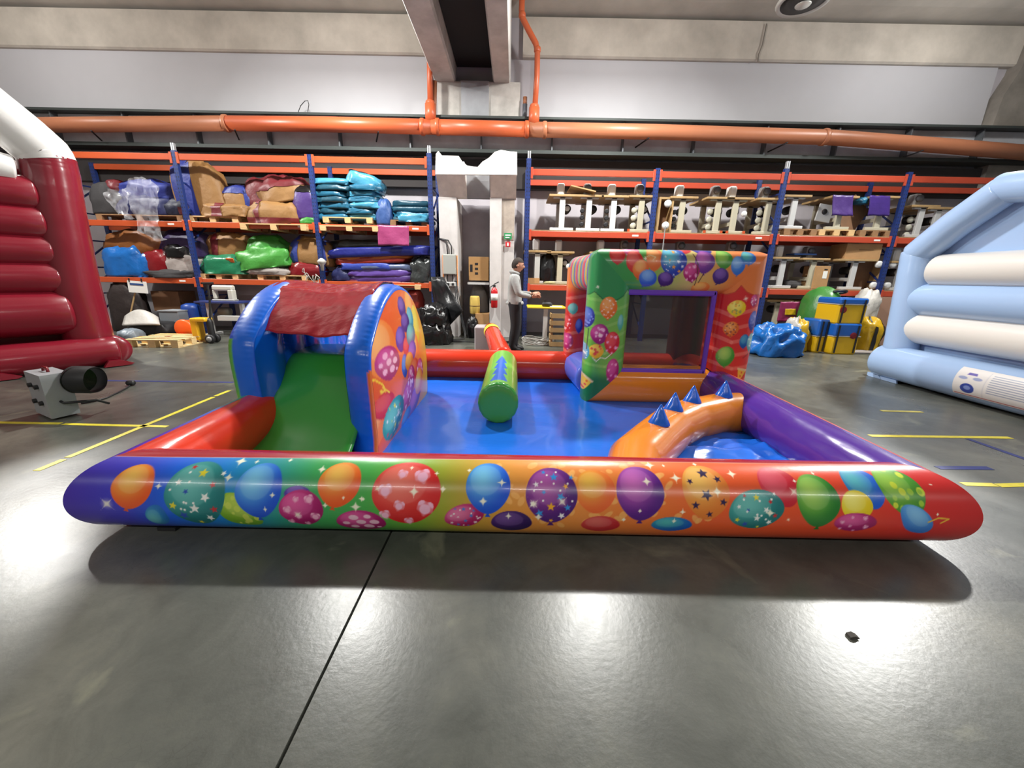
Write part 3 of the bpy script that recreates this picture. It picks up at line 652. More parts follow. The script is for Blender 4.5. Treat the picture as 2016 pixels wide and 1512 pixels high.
bag('tarp', 'flat dark grey tarp with a white cord on the middle level', 'tarp', 276, 388, 530, 552, Yr - .06, grey_d, .6, ZMID, seed=67, amp=.2, crease=.15)
px_pallet('pallet under the teal-green package, middle level', 394, 470, 552, Yr, pw, z=ZMID, H=.11)
px_pallet('pallet under the green bag, middle level', 508, 606, 553, Yr, pw, z=ZMID, H=.11)
zp = ZMID + .11
bag('bundle', 'tan and red striped bundle on the dark red one, middle level', 'bundle', 402, 482, 458, 504, Yr + .15, tan, .5, at(400, 506, Yr).z, seed=71, amp=.14, crease=.12, straps=((0, -.62, -.3, 'red_band', maroon),))
bag('bundle', 'low dark red bundle under the tan and red one', 'bundle', 410, 492, 494, 520, Yr + .18, maroon, .6, zp + .06, seed=72)
tg = bag('wrapped_package', 'teal-green film-wrapped package with an orange label', 'package', 392, 484, 502, 542, Yr - .02, green_t, .6, zp, seed=73, e=.6, amp=.12, crease=.12)
box('orange_label', (.18, -.27, .3), (.16, .02, .1), M('label_orange', (226, 112, 50), .5), tg, rot=rotm(.5))
bag('fabric_bag', 'big bright green bag in the middle of the rack', 'bag', 478, 554, 462, 516, Yr + .02, green_v, .6, zp + .18, seed=74, amp=.12, crease=.1)
bag('fabric_bag', 'long bright green bag limb slung below the big green bag', 'bag', 464, 562, 494, 530, Yr - .06, V_('lime_vinyl', (86, 184, 74), .4), .4, zp + .06, seed=75, amp=.2, crease=.12, ry=-.12)
bag('sack', 'flat white sack lying under the green limb', 'sack', 478, 566, 524, 544, Yr - .05, sack, .5, zp, seed=76, amp=.18, crease=.1)
bag('tarp_roll', 'tan roll with blue straps next to the second upright', 'roll', 562, 646, 470, 522, Yr + .04, tan, .6, zp + .2, seed=77, amp=.08, ry=.1, straps=((0, -.82, -.45, 'blue_strap', blue_v), (0, .5, .68, 'blue_strap', blue_v)))
bag('fabric_bag', 'dark red bag under the tan roll with blue straps', 'bag', 560, 632, 514, 544, Yr, red_g, .5, zp, seed=78, amp=.14)
# stack of folded sheets next to the column
layers = [('maroon folded sheet at the bottom of the sheet pile', maroon, 665, 822, 553, 561), ('purple folded sheet low in the sheet pile, glossy edge', purple, 684, 812, 541, 555), ('violet folded sheet above the glossy purple one', V_('violet_sheet', (112, 80, 178), .35), 680, 806, 529, 543),
          ('slate blue folded sheet on the violet ones', slate, 700, 810, 520, 531), ('bright blue folded sheet under the red one', V_('cobalt_sheet', (60, 84, 196), .4), 664, 782, 517, 531), ('red folded sheet under the orange one', red_v, 662, 798, 510, 521), ('orange folded sheet beneath the large navy sheet', orange_v, 658, 806, 503, 513),
          ('large navy blue sheet over the sheet pile with one corner raised', V_('royal_sheet', (38, 48, 150), .35), 640, 846, 492, 508), ('black film bundle on top of the sheet pile', black, 650, 776, 472, 494)]
for j, (lb, m_, x0, x1, y0, y1) in enumerate(layers):
    bag('folded_sheet' if j < 8 else 'film_bundle', lb, 'sheet' if j < 8 else 'bundle', x0, x1, y0, y1, Yr + (.02 if j < 7 else (-.03 if j == 7 else .12)), m_, .62, None, seed=90 + j, e=.4, amp=.12, crease=.06, nu=40, nv=12, ry=(-.05 if j in (5, 6, 7) else 0), flat=.7)
bag('film_bag', 'dark translucent bag at the end of the sheet pile', 'bag', 806, 852, 508, 562, Yr - .05, V_('smoke_film', (62, 66, 66), .22), .4, ZMID, seed=101, amp=.16, crease=.16)
bag('rolled_sheet', 'dark blue roll under the sheet pile beside the upright', 'roll', 648, 690, 524, 552, Yr + .02, navy, .5, ZMID, seed=102, e=.8)
px_pallet('orange-brown pallet under the sheet pile', 716, 828, 570, Yr - .1, pw, z=at(716, 568, Yr - .1).z, H=.1)
cord = B(); rd = random.Random(4)
cl = thing('tangled_rope', 'tangled white cord hanging over the beam beside the second upright', 'cord', at(612, 545, 8.98))
for k in range(6):
    p0 = Vector((rd.uniform(-.2, .2), 0, rd.uniform(-.02, .18))); pts = [p0]
    for s in range(9): pts.append(pts[-1] + Vector((rd.uniform(-.07, .09), rd.uniform(-.015, .01), rd.uniform(-.12, .06))))
    cord.tube(pts, .008, 5)
cord.build('cord_strand', white_v, cl, True)
wb = thing('white_bracket', 'white plastic fitting clipped to the second blue upright', 'fitting', at(634, 520, 9.0))
B().lathe([(.03, -.14), (.04, -.02), (.08, .02), (.1, .06), (.06, .1), (.02, .13)], 10).build('fitting_body', white_v, wb, True)
# ------------------------------------------------------------------ tables stored on the other rack
leg_w = M('table_white', (194, 194, 192), .45); leg_c = M('table_cream', (180, 174, 152), .5); top_w = M('table_ply', (166, 136, 92), .7, var=.12, vsc=8); gm = M('machine_grey', (150, 150, 150), .45, .2); dk = M('motor_black', (28, 28, 30), .5); wh = M('wheel_white', (215, 215, 212), .4)
def table(label, x, y0, y1, Y, legm, head=0, disc=0, W=.62, D=.8, off=0.0, zb=None):
    """one stored sewing table seen end-on: x = pixel of its leg; y0, y1 = pixels of its top and foot"""
    a = at(x, y1, Y); H = at(x, y0, Y).z - (a.z if zb is None else zb)
    t = thing('sewing_table', label, 'table', (a.x, Y, a.z if zb is None else zb))
    rz = .0
    box('table_top', (off, D / 2, H - .022), (W, D + .1, .044), top_w, t, .006)
    for yy in (.03, D - .06):
        box('leg', (0, yy, H / 2 - .02), (.12, .06, H - .05), legm, t, .006); box('foot', (0, yy, .03), (.52, .07, .06), legm, t, .006); box('top_bracket', (off * .5, yy, H - .058), (.4, .06, .03), legm, t)
    box('crossbar', (0, D / 2, .22), (.04, D - .1, .08), legm, t)
    mo = B().lathe([(.05, -.14), (.09, -.12), (.09, .1), (.05, .12)], 14, (.14, D / 2, H - .24), 'y').build('motor', dk, t, True)
    B().lathe([(.02, -.02), (.055, -.015), (.055, .015), (.02, .02)], 14, (.14, D / 2 - .16, H - .24), 'y').build('pulley', wh if disc != 2 else dk, mo, True)
    if disc == 1: B().lathe([(.02, -.015), (.06, -.01), (.06, .01), (.02, .015)], 14, (.2, .0, H - .32), 'y').build('hand_wheel', wh, t, True)
    if disc == 2:
        for q in range(3): B().lathe([(.03, -.02), (.05, -.02), (.05, .02), (.03, .02)], 12, (-.13, .1, H - .3 - q * .14), 'y').build('cable_reel', dk, t, True)
    if disc == 3:
        for q in range(3): B().lathe([(.02, -.02), (.065, -.015), (.065, .015), (.02, .02)], 12, (-.13, .1, H - .28 - q * .16), 'y').build('thread_disc', M('disc_cream', (186, 184, 168), .5), t, True)
    if head:
        h = box('machine_head', (-.03, D * .3, H + .13), (.16, .2, .26), gm if head == 1 else wh, t, .03)
        if head == 1: B().lathe([(.02, -.03), (.075, -.02), (.075, .02), (.02, .03)], 16, (-.03, D * .3 - .12, H + .16), 'y').build('hand_wheel', M('wheel_grey', (92, 92, 96), .4, .3), t, True)
    return t
T = [('white-legged sewing table on the top level, closest to the column', 1105, 383, 453, leg_w, 2, 0), ('white-legged sewing table on the top level, second from the column', 1157, 384, 453, leg_w, 1, 2),
     ('white-legged sewing table on the top level, third from the column', 1205, 385, 454, leg_w, 2, 2), ('cream-legged sewing table with orange foot caps beside the blue upright, top level', 1259, 385, 454, leg_c, 1, 3),
     ('cream-legged sewing table next to the upright wooden crate, top level', 1338, 387, 456, leg_c, 2, 2), ('cream-legged sewing table with an orange foot cap, second from the wooden crate', 1408, 388, 457, leg_c, 1, 3),
     ('cream-legged sewing table with orange foot caps, third from the wooden crate', 1441, 389, 458, leg_c, 2, 1), ('cream-legged sewing table before the third upright, top level', 1505, 390, 458, leg_c, 1, 3)]
for (lb, x, y0, y1, m, hd, ds) in T:
    t = table(lb, x, y0, y1, 9.16, m, hd, ds, W=.6, off=.0 if ds != 1 else .05, zb=zmr + .025)
    if 'orange' in lb:
        for s in (-1, 1): box('foot_cap', (s * .25, -.012, .03), (.05, .03, .062), ro, t)
table('white-legged table on a pallet left of the hanging purple bags', 1555, 384, 454, 9.16, leg_w, 0, 0, zb=zmr + .155)
table('cream-legged table partly behind the first hanging purple bag', 1646, 386, 456, 9.16, leg_c, 0, 0, zb=zmr + .155)
table('cream-legged table behind the second hanging purple bag', 1724, 386, 457, 9.16, leg_c, 0, 0, zb=zmr + .155)
table('white-legged sewing table past the fourth upright, top level', 1802, 404, 470, 9.16, leg_w, 1, 3, zb=zmr + .025)
table('white-legged sewing table half hidden by the slope of the blue castle', 1834, 408, 470, 9.16, leg_w, 0, 1, zb=zmr + .025)
for lb, x0, x1, m in (('dark worn pallet under the white-legged table by the purple bags', 1541, 1606, pwd), ('pale pallet under the first hanging purple bag', 1610, 1680, pw), ('worn pallet under the second hanging purple bag', 1690, 1752, pwd)):
    px_pallet(lb, x0, x1, 470, 9.13, m, z=zmr + .025, H=.128)
table('white-legged sewing table above the shelf where the man reaches', 1056, 493, 568, 9.2, leg_w, 2, 0, zb=zlor + .025)
table('cream-legged sewing table with a white pulley, beside the black sack', 1100, 495, 568, 9.2, leg_c, 2, 1, zb=zlor + .025)
table('sewing table whose grey head shows over the window house, nearest the green corner', 1182, 496, 568, 9.2, leg_w, 2, 0, zb=zlor + .025)
table('sewing table whose round head shows over the window house, beside the second upright', 1228, 496, 568, 9.2, leg_c, 1, 0, zb=zlor + .025)
table('sewing table whose round head shows over the middle of the window house', 1338, 498, 570, 9.2, leg_w, 1, 0, zb=zlor + .025)
table('sewing table whose round head shows over the orange corner of the window house', 1438, 498, 570, 9.2, leg_c, 1, 0, zb=zlor + .025)
table('white-legged sewing table right beside the window house, middle level', 1533, 506, 570, 9.16, leg_w, 2, 0, zb=zlor + .025)
table('cream-legged sewing table behind the tall cardboard box', 1592, 508, 571, 9.16, leg_c, 1, 1, zb=zlor + .025)
table('white-legged sewing table under the wide cardboard box', 1672, 510, 573, 9.16, leg_w, 0, 0, W=.9, zb=zlor + .025)
table('white-legged sewing table beside the blue castle, middle level', 1762, 514, 576, 9.16, leg_w, 2, 0, zb=zlor + .025)
tb = thing('loose_board', 'tilted plywood board lying over the second table top from the column', 'board', at(1148, 376, 9.1)); box('board_panel', (0, .3, .04), (.55, .7, .025), top_w, tb, rot=rotm(0, .2))
# wooden crate frame with white wheels
cr = thing('wheeled_crate', 'upright wooden crate frame with white wheels beside the second upright', 'crate', (at(1306, 458, 9.14).x, 9.3, zmr + .026))
Hc = .72
for s in (-1, 1): box('side_plank', (s * .14, 0, Hc / 2), (.04, .3, Hc), top_w, cr)
box('back_plank', (0, .13, Hc / 2), (.26, .03, Hc), brownd, cr); box('end_plank', (0, 0, .03), (.24, .28, .04), top_w, cr); box('end_plank', (0, 0, Hc - .02), (.24, .28, .04), top_w, cr)
for z in (.14, Hc - .14): B().lathe([(.03, -.03), (.075, -.025), (.075, .025), (.03, .03)], 16, (.01, -.2, z), 'y').build('wheel', wh, cr, True)
box('hook_rod', (.0, -.23, -.13), (.018, .018, .5), gm, cr)
# purple bags etc.
def hang(label, x0, x1, y0, y1, m, seed): return sheet('hanging_bag', label, 'bag', [(x0 + 4, y0), (x1, y0 + 1), (x1 - 4, y1), (x0, y1 - 2)], 9.1, m, amp=.03, seed=seed)
hp = hang('purple fabric bag hung in front of a cream-legged table, plain', 1636, 1680, 384, 426, purple, 3); hp2 = hang('purple bag in shiny film hung next to the fourth upright', 1708, 1752, 385, 426, V_('purple_gloss', (84, 58, 150), .22), 5)
for h_, m_ in ((hp, None), (hp2, None)): pass
o = B(); a = at(1662, 455, 9.12); b = at(1712, 396, 9.3); o.bar((a.x, 9.2, a.z + .02), (b.x, 9.5, b.z), .5, .03, (0, 1, 0)); tag(o.build('spare_board', brownd), 'brown panel tilted between the two hanging purple bags', 'board')
o = thing('fan_plate', 'square white plate with a dark hub leaning behind the first purple bag', 'plate', at(1623, 420, 9.3)); box('plate', (0, 0, 0), (.34, .03, .36), leg_w, o, .01, rotm(0, .15)); B().lathe([(.05, -.01), (.06, .01)], 16, (-.02, -.03, .03), 'y').build('hub', dk, o, True)
bag('bundle', 'small teal cloth on the tilted brown panel', 'cloth', 1694, 1718, 386, 400, 9.2, teal, .3, None, seed=120)
# boxes
def carton(label, x0, x1, y0, y1, Y, D, m=brownc, z=None, rz=0.0, mark=None):
    a = at(x0, y1, Y); b = at(x1, y0, Y); z0 = a.z if z is None else z; W, H = b.x - a.x, b.z - z0
    t = thing('cardboard_box', label, 'box', ((a.x + b.x) / 2, Y + D / 2, z0), rz)
    box('box_body', (0, 0, H / 2), (W, D, H), m, t, .006); box('tape_strip', (0, 0, H + .001), (.05, D, .003), M('parcel_tape', (190, 160, 110), .35), t)
    if mark == 'label': box('paper_label', (W * .18, -D / 2 - .002, H * .62), (W * .3, .004, H * .32), lab_w, t); box('handle_hole', (W * .18, -D / 2 - .002, H * .85), (W * .22, .004, H * .05), dk, t)
    if mark == 'three':
        for k in range(3): box('printed_mark', (-.05, -D / 2 - .002, H * (.3 + .2 * k)), (.07, .004, .05), dk, t)
        box('printed_mark', (-W / 2 + .06, -D / 2 - .002, H * .52), (.06, .004, .16), dk, t)
    if mark == 'print': box('printed_mark', (.05, -D / 2 - .002, H * .6), (W * .4, .004, .03), M('faint_print', (140, 105, 70), .9), t)
    return t
carton('tall cardboard box with a white label on the middle level', 1598, 1637, 524, 571, 9.12, .4, z=zlor + .026, mark='label')
wt = at(1672, 510, 9.16).z
carton('wide cardboard box resting on a white-legged table top', 1665, 1739, 480, 507, 9.15, .5, z=wt + .002, mark='print', rz=-.05)
cb = thing('wheeled_board', 'brown board on four white wheels standing on edge, middle level', 'trolley', (at(1712, 574, 9.2).x, 9.35, zlor + .026))
box('board_panel', (-.12, .1, .33), (.5, .03, .64), brownd, cb); box('edge_board', (.16, 0, .33), (.05, .3, .64), top_w, cb, rot=rotm(0, .12))
for sx_ in (-.02, .3):
    for z in (.1, .56): B().lathe([(.03, -.03), (.075, -.025), (.075, .025), (.03, .03)], 14, (sx_ + .02, -.2, z), 'y').build('wheel', wh, cb, True)
bag('sack', 'black sack standing between the first two tables of the middle level', 'sack', 1062, 1096, 500, 562, 9.2, black, .4, zlor + .026, seed=130, e=.7, amp=.1, crease=.1)
bag('bundle', 'dark cloth heap on the middle level beside the window house', 'cloth', 1546, 1586, 552, 570, 9.2, grey_d, .4, zlor + .026, seed=131)
tag(box('blue_tray', at(1589, 503, 9.15) + Vector((0, .2, .03)), (.5, .3, .03), mid_blue), 'thin blue tray on the table tops of the middle level', 'tray')
# ------------------------------------------------------------------ on the floor in front of the table rack
def base_z(x, y): return atz(x, y).y
o = sheet('hanging_bag', 'magenta bag with a yellow patch hung under the lowest beam', 'bag', [(1537, 594), (1576, 594), (1572, 633), (1529, 633)], 8.95, V_('magenta_vinyl', (160, 38, 96), .4), amp=.03, seed=9)
sheet('yellow_patch', '', '', [(1546, 608), (1567, 608), (1566, 620), (1545, 620)], 8.92, yellow_v, amp=.012, seed=9, parent=o); bpy.data.objects['yellow_patch'].parent = o
table('dark cream-legged table on the floor behind the magenta bag', 1520, 590, 664, 9.2, leg_c, 0, 0, zb=0); table('cream-legged table on the floor between the magenta bag and the green ball', 1590, 592, 664, 9.2, leg_c, 0, 0, zb=0)
FYB = 7.9
gb = bag('inflated_ball_bag', 'big round green bag with a blue-ringed vent behind the yellow blocks', 'bag', 1600, 1690, 566, 668, FYB + .35, V_('green_ball', (74, 150, 66), .35), .9, None, seed=140, amp=.05, e=.95, crease=.02, flat=.9)
ring = B(); ctr = at(1652, 577, FYB + .55); 
ring.tube([ctr + Vector((.13 * math.cos(a), -.09 * math.sin(a), .03 * math.sin(a * 1) + .02)) for a in np.linspace(0, 6.1, 14)], .03, 6)
tag(ring.build('vent_strap', dk, None, True), 'black strap loop with blue lining on top of the green ball bag', 'strap')
bb_ = M('block_blue', (26, 88, 168), .35, bump=.1, bs=6); by_ = M('block_yellow', (214, 170, 24), .35, bump=.1, bs=6)
def block(label, x0, x1, y0, y1, ys, Y, D, top, low, z=None, dot=None, rz=0.0):
    a = at(x0, y1, Y); b = at(x1, y0, Y); z0 = a.z if z is None else z; H = b.z - z0; W = b.x - a.x; zs = at(x0, ys, Y).z - z0
    t = thing('foam_block', label, 'block', ((a.x + b.x) / 2, Y + D / 2, z0), rz)
    box('lower_cover', (0, 0, zs / 2), (W, D, zs), low, t, .03); box('upper_cover', (0, 0, (zs + H) / 2), (W * 1.01, D * 1.01, H - zs), top, t, .03)
    if dot: B().lathe([(.002, -.006), (.065, -.004), (.065, .004), (.002, .006)], 16, (dot[0], -D / 2 - .012, dot[1] * H), 'y').build('red_dot', red_g, t)
    box('seam_band', (0, 0, zs), (W * 1.03, D * 1.03, .015), white_v, t)
    for s in (-1, 1): box('strap', (s * W * .36 if dot else s * W * .2, -D / 2 - .012, H * .5), (.03, .012, H * .9), dk, t)
    return t
zlow = max(0, 0)
b1 = block('lower foam block, blue over yellow with a dark red dot', 1635, 1700, 638, 687, 662, FYB - .1, .6, bb_, by_, z=0.0, dot=(.12, .62))
b1h = at(1635, 638, FYB - .1).z
block('upper foam block, yellow with a blue lid, on the lower block', 1644, 1714, 588, 638, 599, FYB - .08, .6, bb_, by_, z=b1h + .002, dot=(-.2, .55))
block('blue and yellow foam block beside the big green bag', 1604, 1640, 630, 678, 662, FYB + .06, .5, bb_, by_, z=0.0)
bag('sack', 'white sack slumped over the yellow bag behind the upper block', 'sack', 1684, 1744, 574, 640, FYB + .6, white_v, .5, at(1690, 640, FYB + .6).z, seed=141, amp=.14, crease=.12, lean=.18)
bag('fabric_bag', 'wide yellow bag with black straps beside the blue castle', 'bag', 1700, 1756, 628, 684, FYB + .3, yellow_v, .7, 0.0, seed=142, e=.6, amp=.1, crease=.08, straps=((0, -.3, -.16, 'strap', dk), (0, .5, .62, 'strap', dk)))
tag(box('brown_panel', at(1752, 612, 8.9) + Vector((0, .1, -.25)), (.4, .04, 1.1), M('brown_panel', (164, 128, 108), .7)), 'flat brown panel standing under the rack beside the blue castle', 'panel')
bag('tarp', 'crumpled bright blue tarp bag lying on the floor by the window house', 'tarp', 1502, 1602, 650, 697, 7.35, skyb, .8, 0.0, seed=143, amp=.2, crease=.3, freq=1.7, flat=.3, e=.7, nu=60, nv=34)
bag('tarp', 'yellow and white tarp heap behind the crumpled blue tarp', 'tarp', 1556, 1606, 632, 676, 8.0, yellow_v, .5, 0.0, seed=144, amp=.22, crease=.15, straps=((0, -1, -.25, 'white_part', white_v),))
a = atz(1668, 693); tag(lumpy('ground_sheet', '', 'x', (a.x, a.y, .0), (1.5, .35, .03), sack, seed=145, e=.5, amp=.2), 'flat grey-white ground sheet under the foam blocks', 'sheet')
# ------------------------------------------------------------------ things by the column
eb = thing('electric_box', 'grey electric box on the white column with cables and a socket strip', 'electric box', at(886, 521, CY - .03))
box('cabinet', (0, -.03, 0), (.29, .13, .44), M('box_grey', (150, 152, 146), .55), eb, .02); box('cabinet_door', (0, -.1, 0), (.27, .015, .41), M('box_grey2', (162, 164, 158), .5), eb, .005)
box('socket_strip', (.02, 0, -.43), (.22, .07, .1), leg_w, eb, .01); box('socket', (-.05, -.04, -.43), (.05, .012, .05), dk, eb); box('socket', (.06, -.04, -.43), (.05, .012, .05), dk, eb)
B().tube([(-.05, 0, .22), (-.06, -.01, .42), (-.1, 0, .52), (-.26, .05, .54)], .014, 8).build('cable', dk, eb, True); B().tube([(.04, 0, .22), (.04, -.01, .4), (-.03, 0, .52), (-.26, .05, .56)], .014, 8).build('cable', dk, eb, True)
B().tube([(-.06, 0, -.22), (-.06, 0, -.38)], .01, 6).build('cable', dk, eb); B().tube([(.05, 0, -.22), (.05, 0, -.38)], .01, 6).build('cable', dk, eb)
for s in (-1, 1): B().tube([(s * .16, .01, .2), (s * .16, .01, -.5), (s * .15 + .03, .0, -.62)], .014, 6).build('orange_conduit', M('conduit_orange', (206, 128, 62), .5), eb, True)
g1 = tag(box('exit_sign', at(1000, 465, CY), (.17, .015, .13), M('sign_green', (40, 140, 84), .5)), 'small green and white safety sign on the column above the red one', 'sign')
box('white_mark', (0, -.012, .02), (.12, .006, .025), lab_w, g1); box('white_mark', (-.01, -.012, -.03), (.09, .006, .02), lab_w, g1)
g2 = tag(box('extinguisher_sign', at(1000, 481, CY), (.11, .015, .11), M('sign_red', (196, 44, 48), .5)), 'small red fire extinguisher sign on the column', 'sign')
B().lathe([(.015, -.035), (.02, -.03), (.02, .015), (.008, .03), (.008, .04)], 8, (0, -.012, -.005)).build('white_mark', lab_w, g2)
fe = thing('fire_extinguisher', 'red fire extinguisher hung on the white column behind the man', 'extinguisher', at(973, 606, CY - .11))
B().lathe([(.06, 0), (.075, .02), (.078, .36), (.06, .42), (.03, .45), (.025, .48)], 16).build('cylinder_body', M('extinguisher_red', (186, 24, 30), .3), fe, True)
B().lathe([(.0795, .17), (.0795, .32)], 16).build('paper_label', lab_w, fe, True); B().lathe([(.03, .46), (.03, .52)], 10).build('valve', dk, fe); B().bar((0, 0, .53), (.1, -.02, .58), .02, .02).build('handle', dk, fe)
B().tube([(-.03, 0, .5), (-.1, -.02, .46), (-.095, -.02, .2), (-.09, -.02, .1)], .012, 8).build('hose', dk, fe, True)
carton('cardboard box with three dark marks set in the slot of the column', 923, 962, 506, 552, 9.35, .4, M('cardboard_dull', (160, 122, 76), .85), mark='three')
tag(box('slot_shelf', at(942, 558, 9.3) + Vector((0, .25, .0)), (.5, .6, .05), leg_w), 'white board across the slot of the column under the marked box', 'shelf')
ry_ = thing('foam_roll', 'upright yellow foam roll in the slot of the column', 'roll', at(935, 618, 9.3))
B().lathe([(.1, 0), (.115, .02), (.12, .2), (.115, .38), (.1, .42)], 16).build('roll_body', M('foam_yellow', (206, 176, 88), .8), ry_, True); B().lathe([(.121, .18), (.121, .2)], 16).build('tie_band', brownd, ry_, True)
sk2 = bag('sack', 'pale plastic sack behind the yellow foam roll', 'sack', 922, 962, 562, 640, 9.6, V_('pale_film', (168, 166, 166), .5), .4, 0.0, seed=150, amp=.1)
carton('open cardboard box on the floor in the slot of the column', 936, 963, 618, 660, 9.15, .4, z=0.0)
bag('bundle', 'black crumpled bag beside the open cardboard box', 'bag', 918, 940, 626, 662, 8.98, black, .3, 0.0, seed=151, crease=.15)
B1 = bag('rubbish_bag', 'upper black rubbish bag heaped next to the slide', 'rubbish bag', 826, 876, 600, 640, 8.0, black, .6, at(826, 642, 8.0).z, seed=152, amp=.14, crease=.18, freq=3)
bag('rubbish_bag', 'lower black rubbish bag on the floor next to the slide', 'rubbish bag', 822, 882, 632, 680, 7.95, black, .7, 0.0, seed=153, amp=.12, crease=.18, freq=3)
a, b = at(846, 560, 8.6), at(912, 600, 8.3)
tp = B(); P = np.zeros((13, 13, 3))
q = [at(848, 545, 8.75), at(872, 545, 8.7), at(912, 612, 8.3), at(860, 668, 8.75)]
for j in range(13):
    for i in range(13):
        u, v = i / 12, j / 12; p = q[0] * (1 - u) * (1 - v) + q[1] * u * (1 - v) + q[2] * u * v + q[3] * (1 - u) * v; P[j, i] = p + Vector((0, .12 * fb((u * 4, v * 3, 0), 3), 0))
o = grid_mesh('black_sheet', P, V_('black_film', (44, 46, 48), .3)); o.modifiers.new('thickness', 'SOLIDIFY').thickness = .01; tag(o, 'black plastic sheet draped from the rack end to the column', 'sheet')
o = bag('bundle', 'red bundle on the low level behind the blue arch of the slide', 'bundle', 796, 830, 572, 606, 9.2, red_v, .4, at(800, 607, 9.2).z, seed=154)
cbn = B(); rd = random.Random(8); ct = thing('floor_cables', 'black cables trailing down the column and over the floor', 'cable', (at(905, 660, 8.9).x, 8.9, 0))
for k in range(3): 
    xs = .02 * k; cbn.tube([(-.12 + xs, .2, 1.3), (-.1 + xs * 2, .2, .9), (.0 + xs, .17, .5), (.1 + xs, .1, .12), (.12, -.05, .015), (-.2 - .1 * k, -.25, .012), (-.5, -.3 - .1 * k, .012), (-.2, -.5 + .1 * k, .012), (.6, -.45 - .05 * k, .012), (1.2, -.3 - .1 * k, .012)], .011, 6)
cbn.build('cable_strand', dk, ct, True)
# ------------------------------------------------------------------ work bench of the man
wt_ = thing('work_bench', 'yellow-topped work bench beside the man, under the rack', 'bench', (at(1076, 612, 8.35).x, 8.6, 0)); zt_ = at(1076, 606, 8.3).z
box('bench_top', (0, 0, zt_), (.82, .7, .03), M('bench_yellow', (226, 190, 40), .5), wt_, .005)
for s in (-1, 1): box('leg', (s * .02 + .0, s * .28, zt_ / 2), (.09, .06, zt_ - .04), leg_w, wt_); box('foot', (0, s * .28, .02), (.5, .08, .04), leg_w, wt_)
tl = thing('hand_tool', 'dark power tool lying on the yellow bench top', 'tool', (wt_.location.x + .02, 8.4, zt_ + .017)); B().lathe([(.03, -.12), (.05, -.1), (.05, .06), (.03, .1)], 12, (0, 0, .05), 'x').build('tool_body', dk, tl, True); box('tool_handle', (-.06, 0, .1), (.05, .05, .1), dk, tl)
tag(box('paper_sheet', (wt_.location.x + .2, 8.42, zt_ + .022), (.26, .3, .01), lab_w), 'white papers on the yellow bench top', 'paper')
wc = thing('slatted_crate', 'wooden slatted crate standing next to the window house', 'crate', (at(1099, 678, 8.05).x, 8.2, 0)); zc_ = at(1099, 618, 8.05).z
for k in range(5): box('slat', (0, -.17, .06 + k * (zc_ - .1) / 4), (.34, .025, .09), top_w, wc)
for k in range(5): box('slat', (-.17, 0, .06 + k * (zc_ - .1) / 4), (.025, .34, .09), top_w, wc)
for sx_ in (-1, 1):
    for sy_ in (-1, 1): box('corner_post', (sx_ * .15, sy_ * .15, zc_ / 2), (.04, .04, zc_), pwd, wc)
for dz, s in ((.2, -.05), (.45, .06)): bag_ = None
wr = B(); rd = random.Random(3); wo = thing('white_cable_pile', 'pile of white cable on the floor behind the man', 'cable', (at(1052, 668, 8.3).x, 8.3, 0))
for k in range(9): wr.tube([(rd.uniform(-.03, .03) + (.24 + .05 * rd.random()) * math.cos(a), .2 * math.sin(a), .02 + .016 * k + .02 * math.sin(3 * a + k)) for a in np.linspace(rd.random(), 6.0 + rd.random(), 14)], .009, 5)
wr.build('cable_strand', white_v, wo, True)
tag(box('shelf_parcel', at(1052, 552, 8.95) + Vector((0, .3, .0)), (.26, .2, .12), brownc), 'small cardboard parcel on the shelf in front of the man', 'parcel').location.z = zlor + .086
bag('bundle', 'pale cloth scraps on the shelf in front of the man', 'cloth', 1070, 1094, 554, 570, 9.08, V_('pale_cloth', (206, 196, 140), .8), .25, zlor + .026, seed=160)
# ------------------------------------------------------------------ left floor level
def floor_bag(*a, **k): return bag(*a, **k)
bag('bundle', 'tall dark brown bag standing behind the red castle', 'bag', 212, 256, 556, 650, 9.0, V_('brown_black', (52, 40, 38), .6), .5, 0.0, seed=170, e=.7)
carton('dark cardboard box under the rack beyond the wooden pallet', 304, 350, 574, 612, 9.3, .5, brownd, z=at(304, 612, 9.3).z)
tag(box('support_crate', at(327, 640, 9.3) + Vector((0, .25, 0)), (.5, .5, .1), dk), 'low dark plinth under the rack behind the white foam sheet', 'plinth').location.z = .05
sb = thing('sign_board', 'white board with a blue strip hung under the rack beam', 'sign', at(271, 565, 9.0)); box('board', (0, 0, 0), (.42, .02, .26), lab_w, sb, rot=rotm(0, .06)); box('blue_strip', (0, -.014, .06), (.3, .006, .04), mid_blue, sb, rot=rotm(0, .06)); box('clip', (-.15, -.01, .15), (.02, .02, .08), dk, sb); box('clip', (.13, -.01, .15), (.02, .02, .08), dk, sb)
o = B(); o.bar(at(252, 640, 8.95), at(266, 576, 9.05), .025, .025); tag(o.build('wooden_stick', top_w), 'thin wooden stick leaning up to the hung white board', 'stick')
bs_ = bag('storage_box', 'black box holding up the white foam sheet', 'box', 248, 320, 636, 668, 8.3, dk, .5, 0.0, seed=171, e=.4, amp=.05)
P = np.zeros((9, 13, 3)); q = [at(245, 622, 8.35), at(312, 624, 8.35), at(314, 638, 8.1), at(240, 640, 8.1)]
for j in range(9):
    for i in range(13):
        u, v = i / 12, j / 8; p = q[0] * (1 - u) * (1 - v) + q[1] * u * (1 - v) + q[2] * u * v + q[3] * (1 - u) * v; P[j, i] = p + Vector((0, 0, .15 * math.sin(math.pi * u) * (1 - v)))
o = grid_mesh('foam_sheet', P, white_v); o.modifiers.new('thickness', 'SOLIDIFY').thickness = .03; tag(o, 'bent white foam sheet lying on a black box', 'foam sheet')
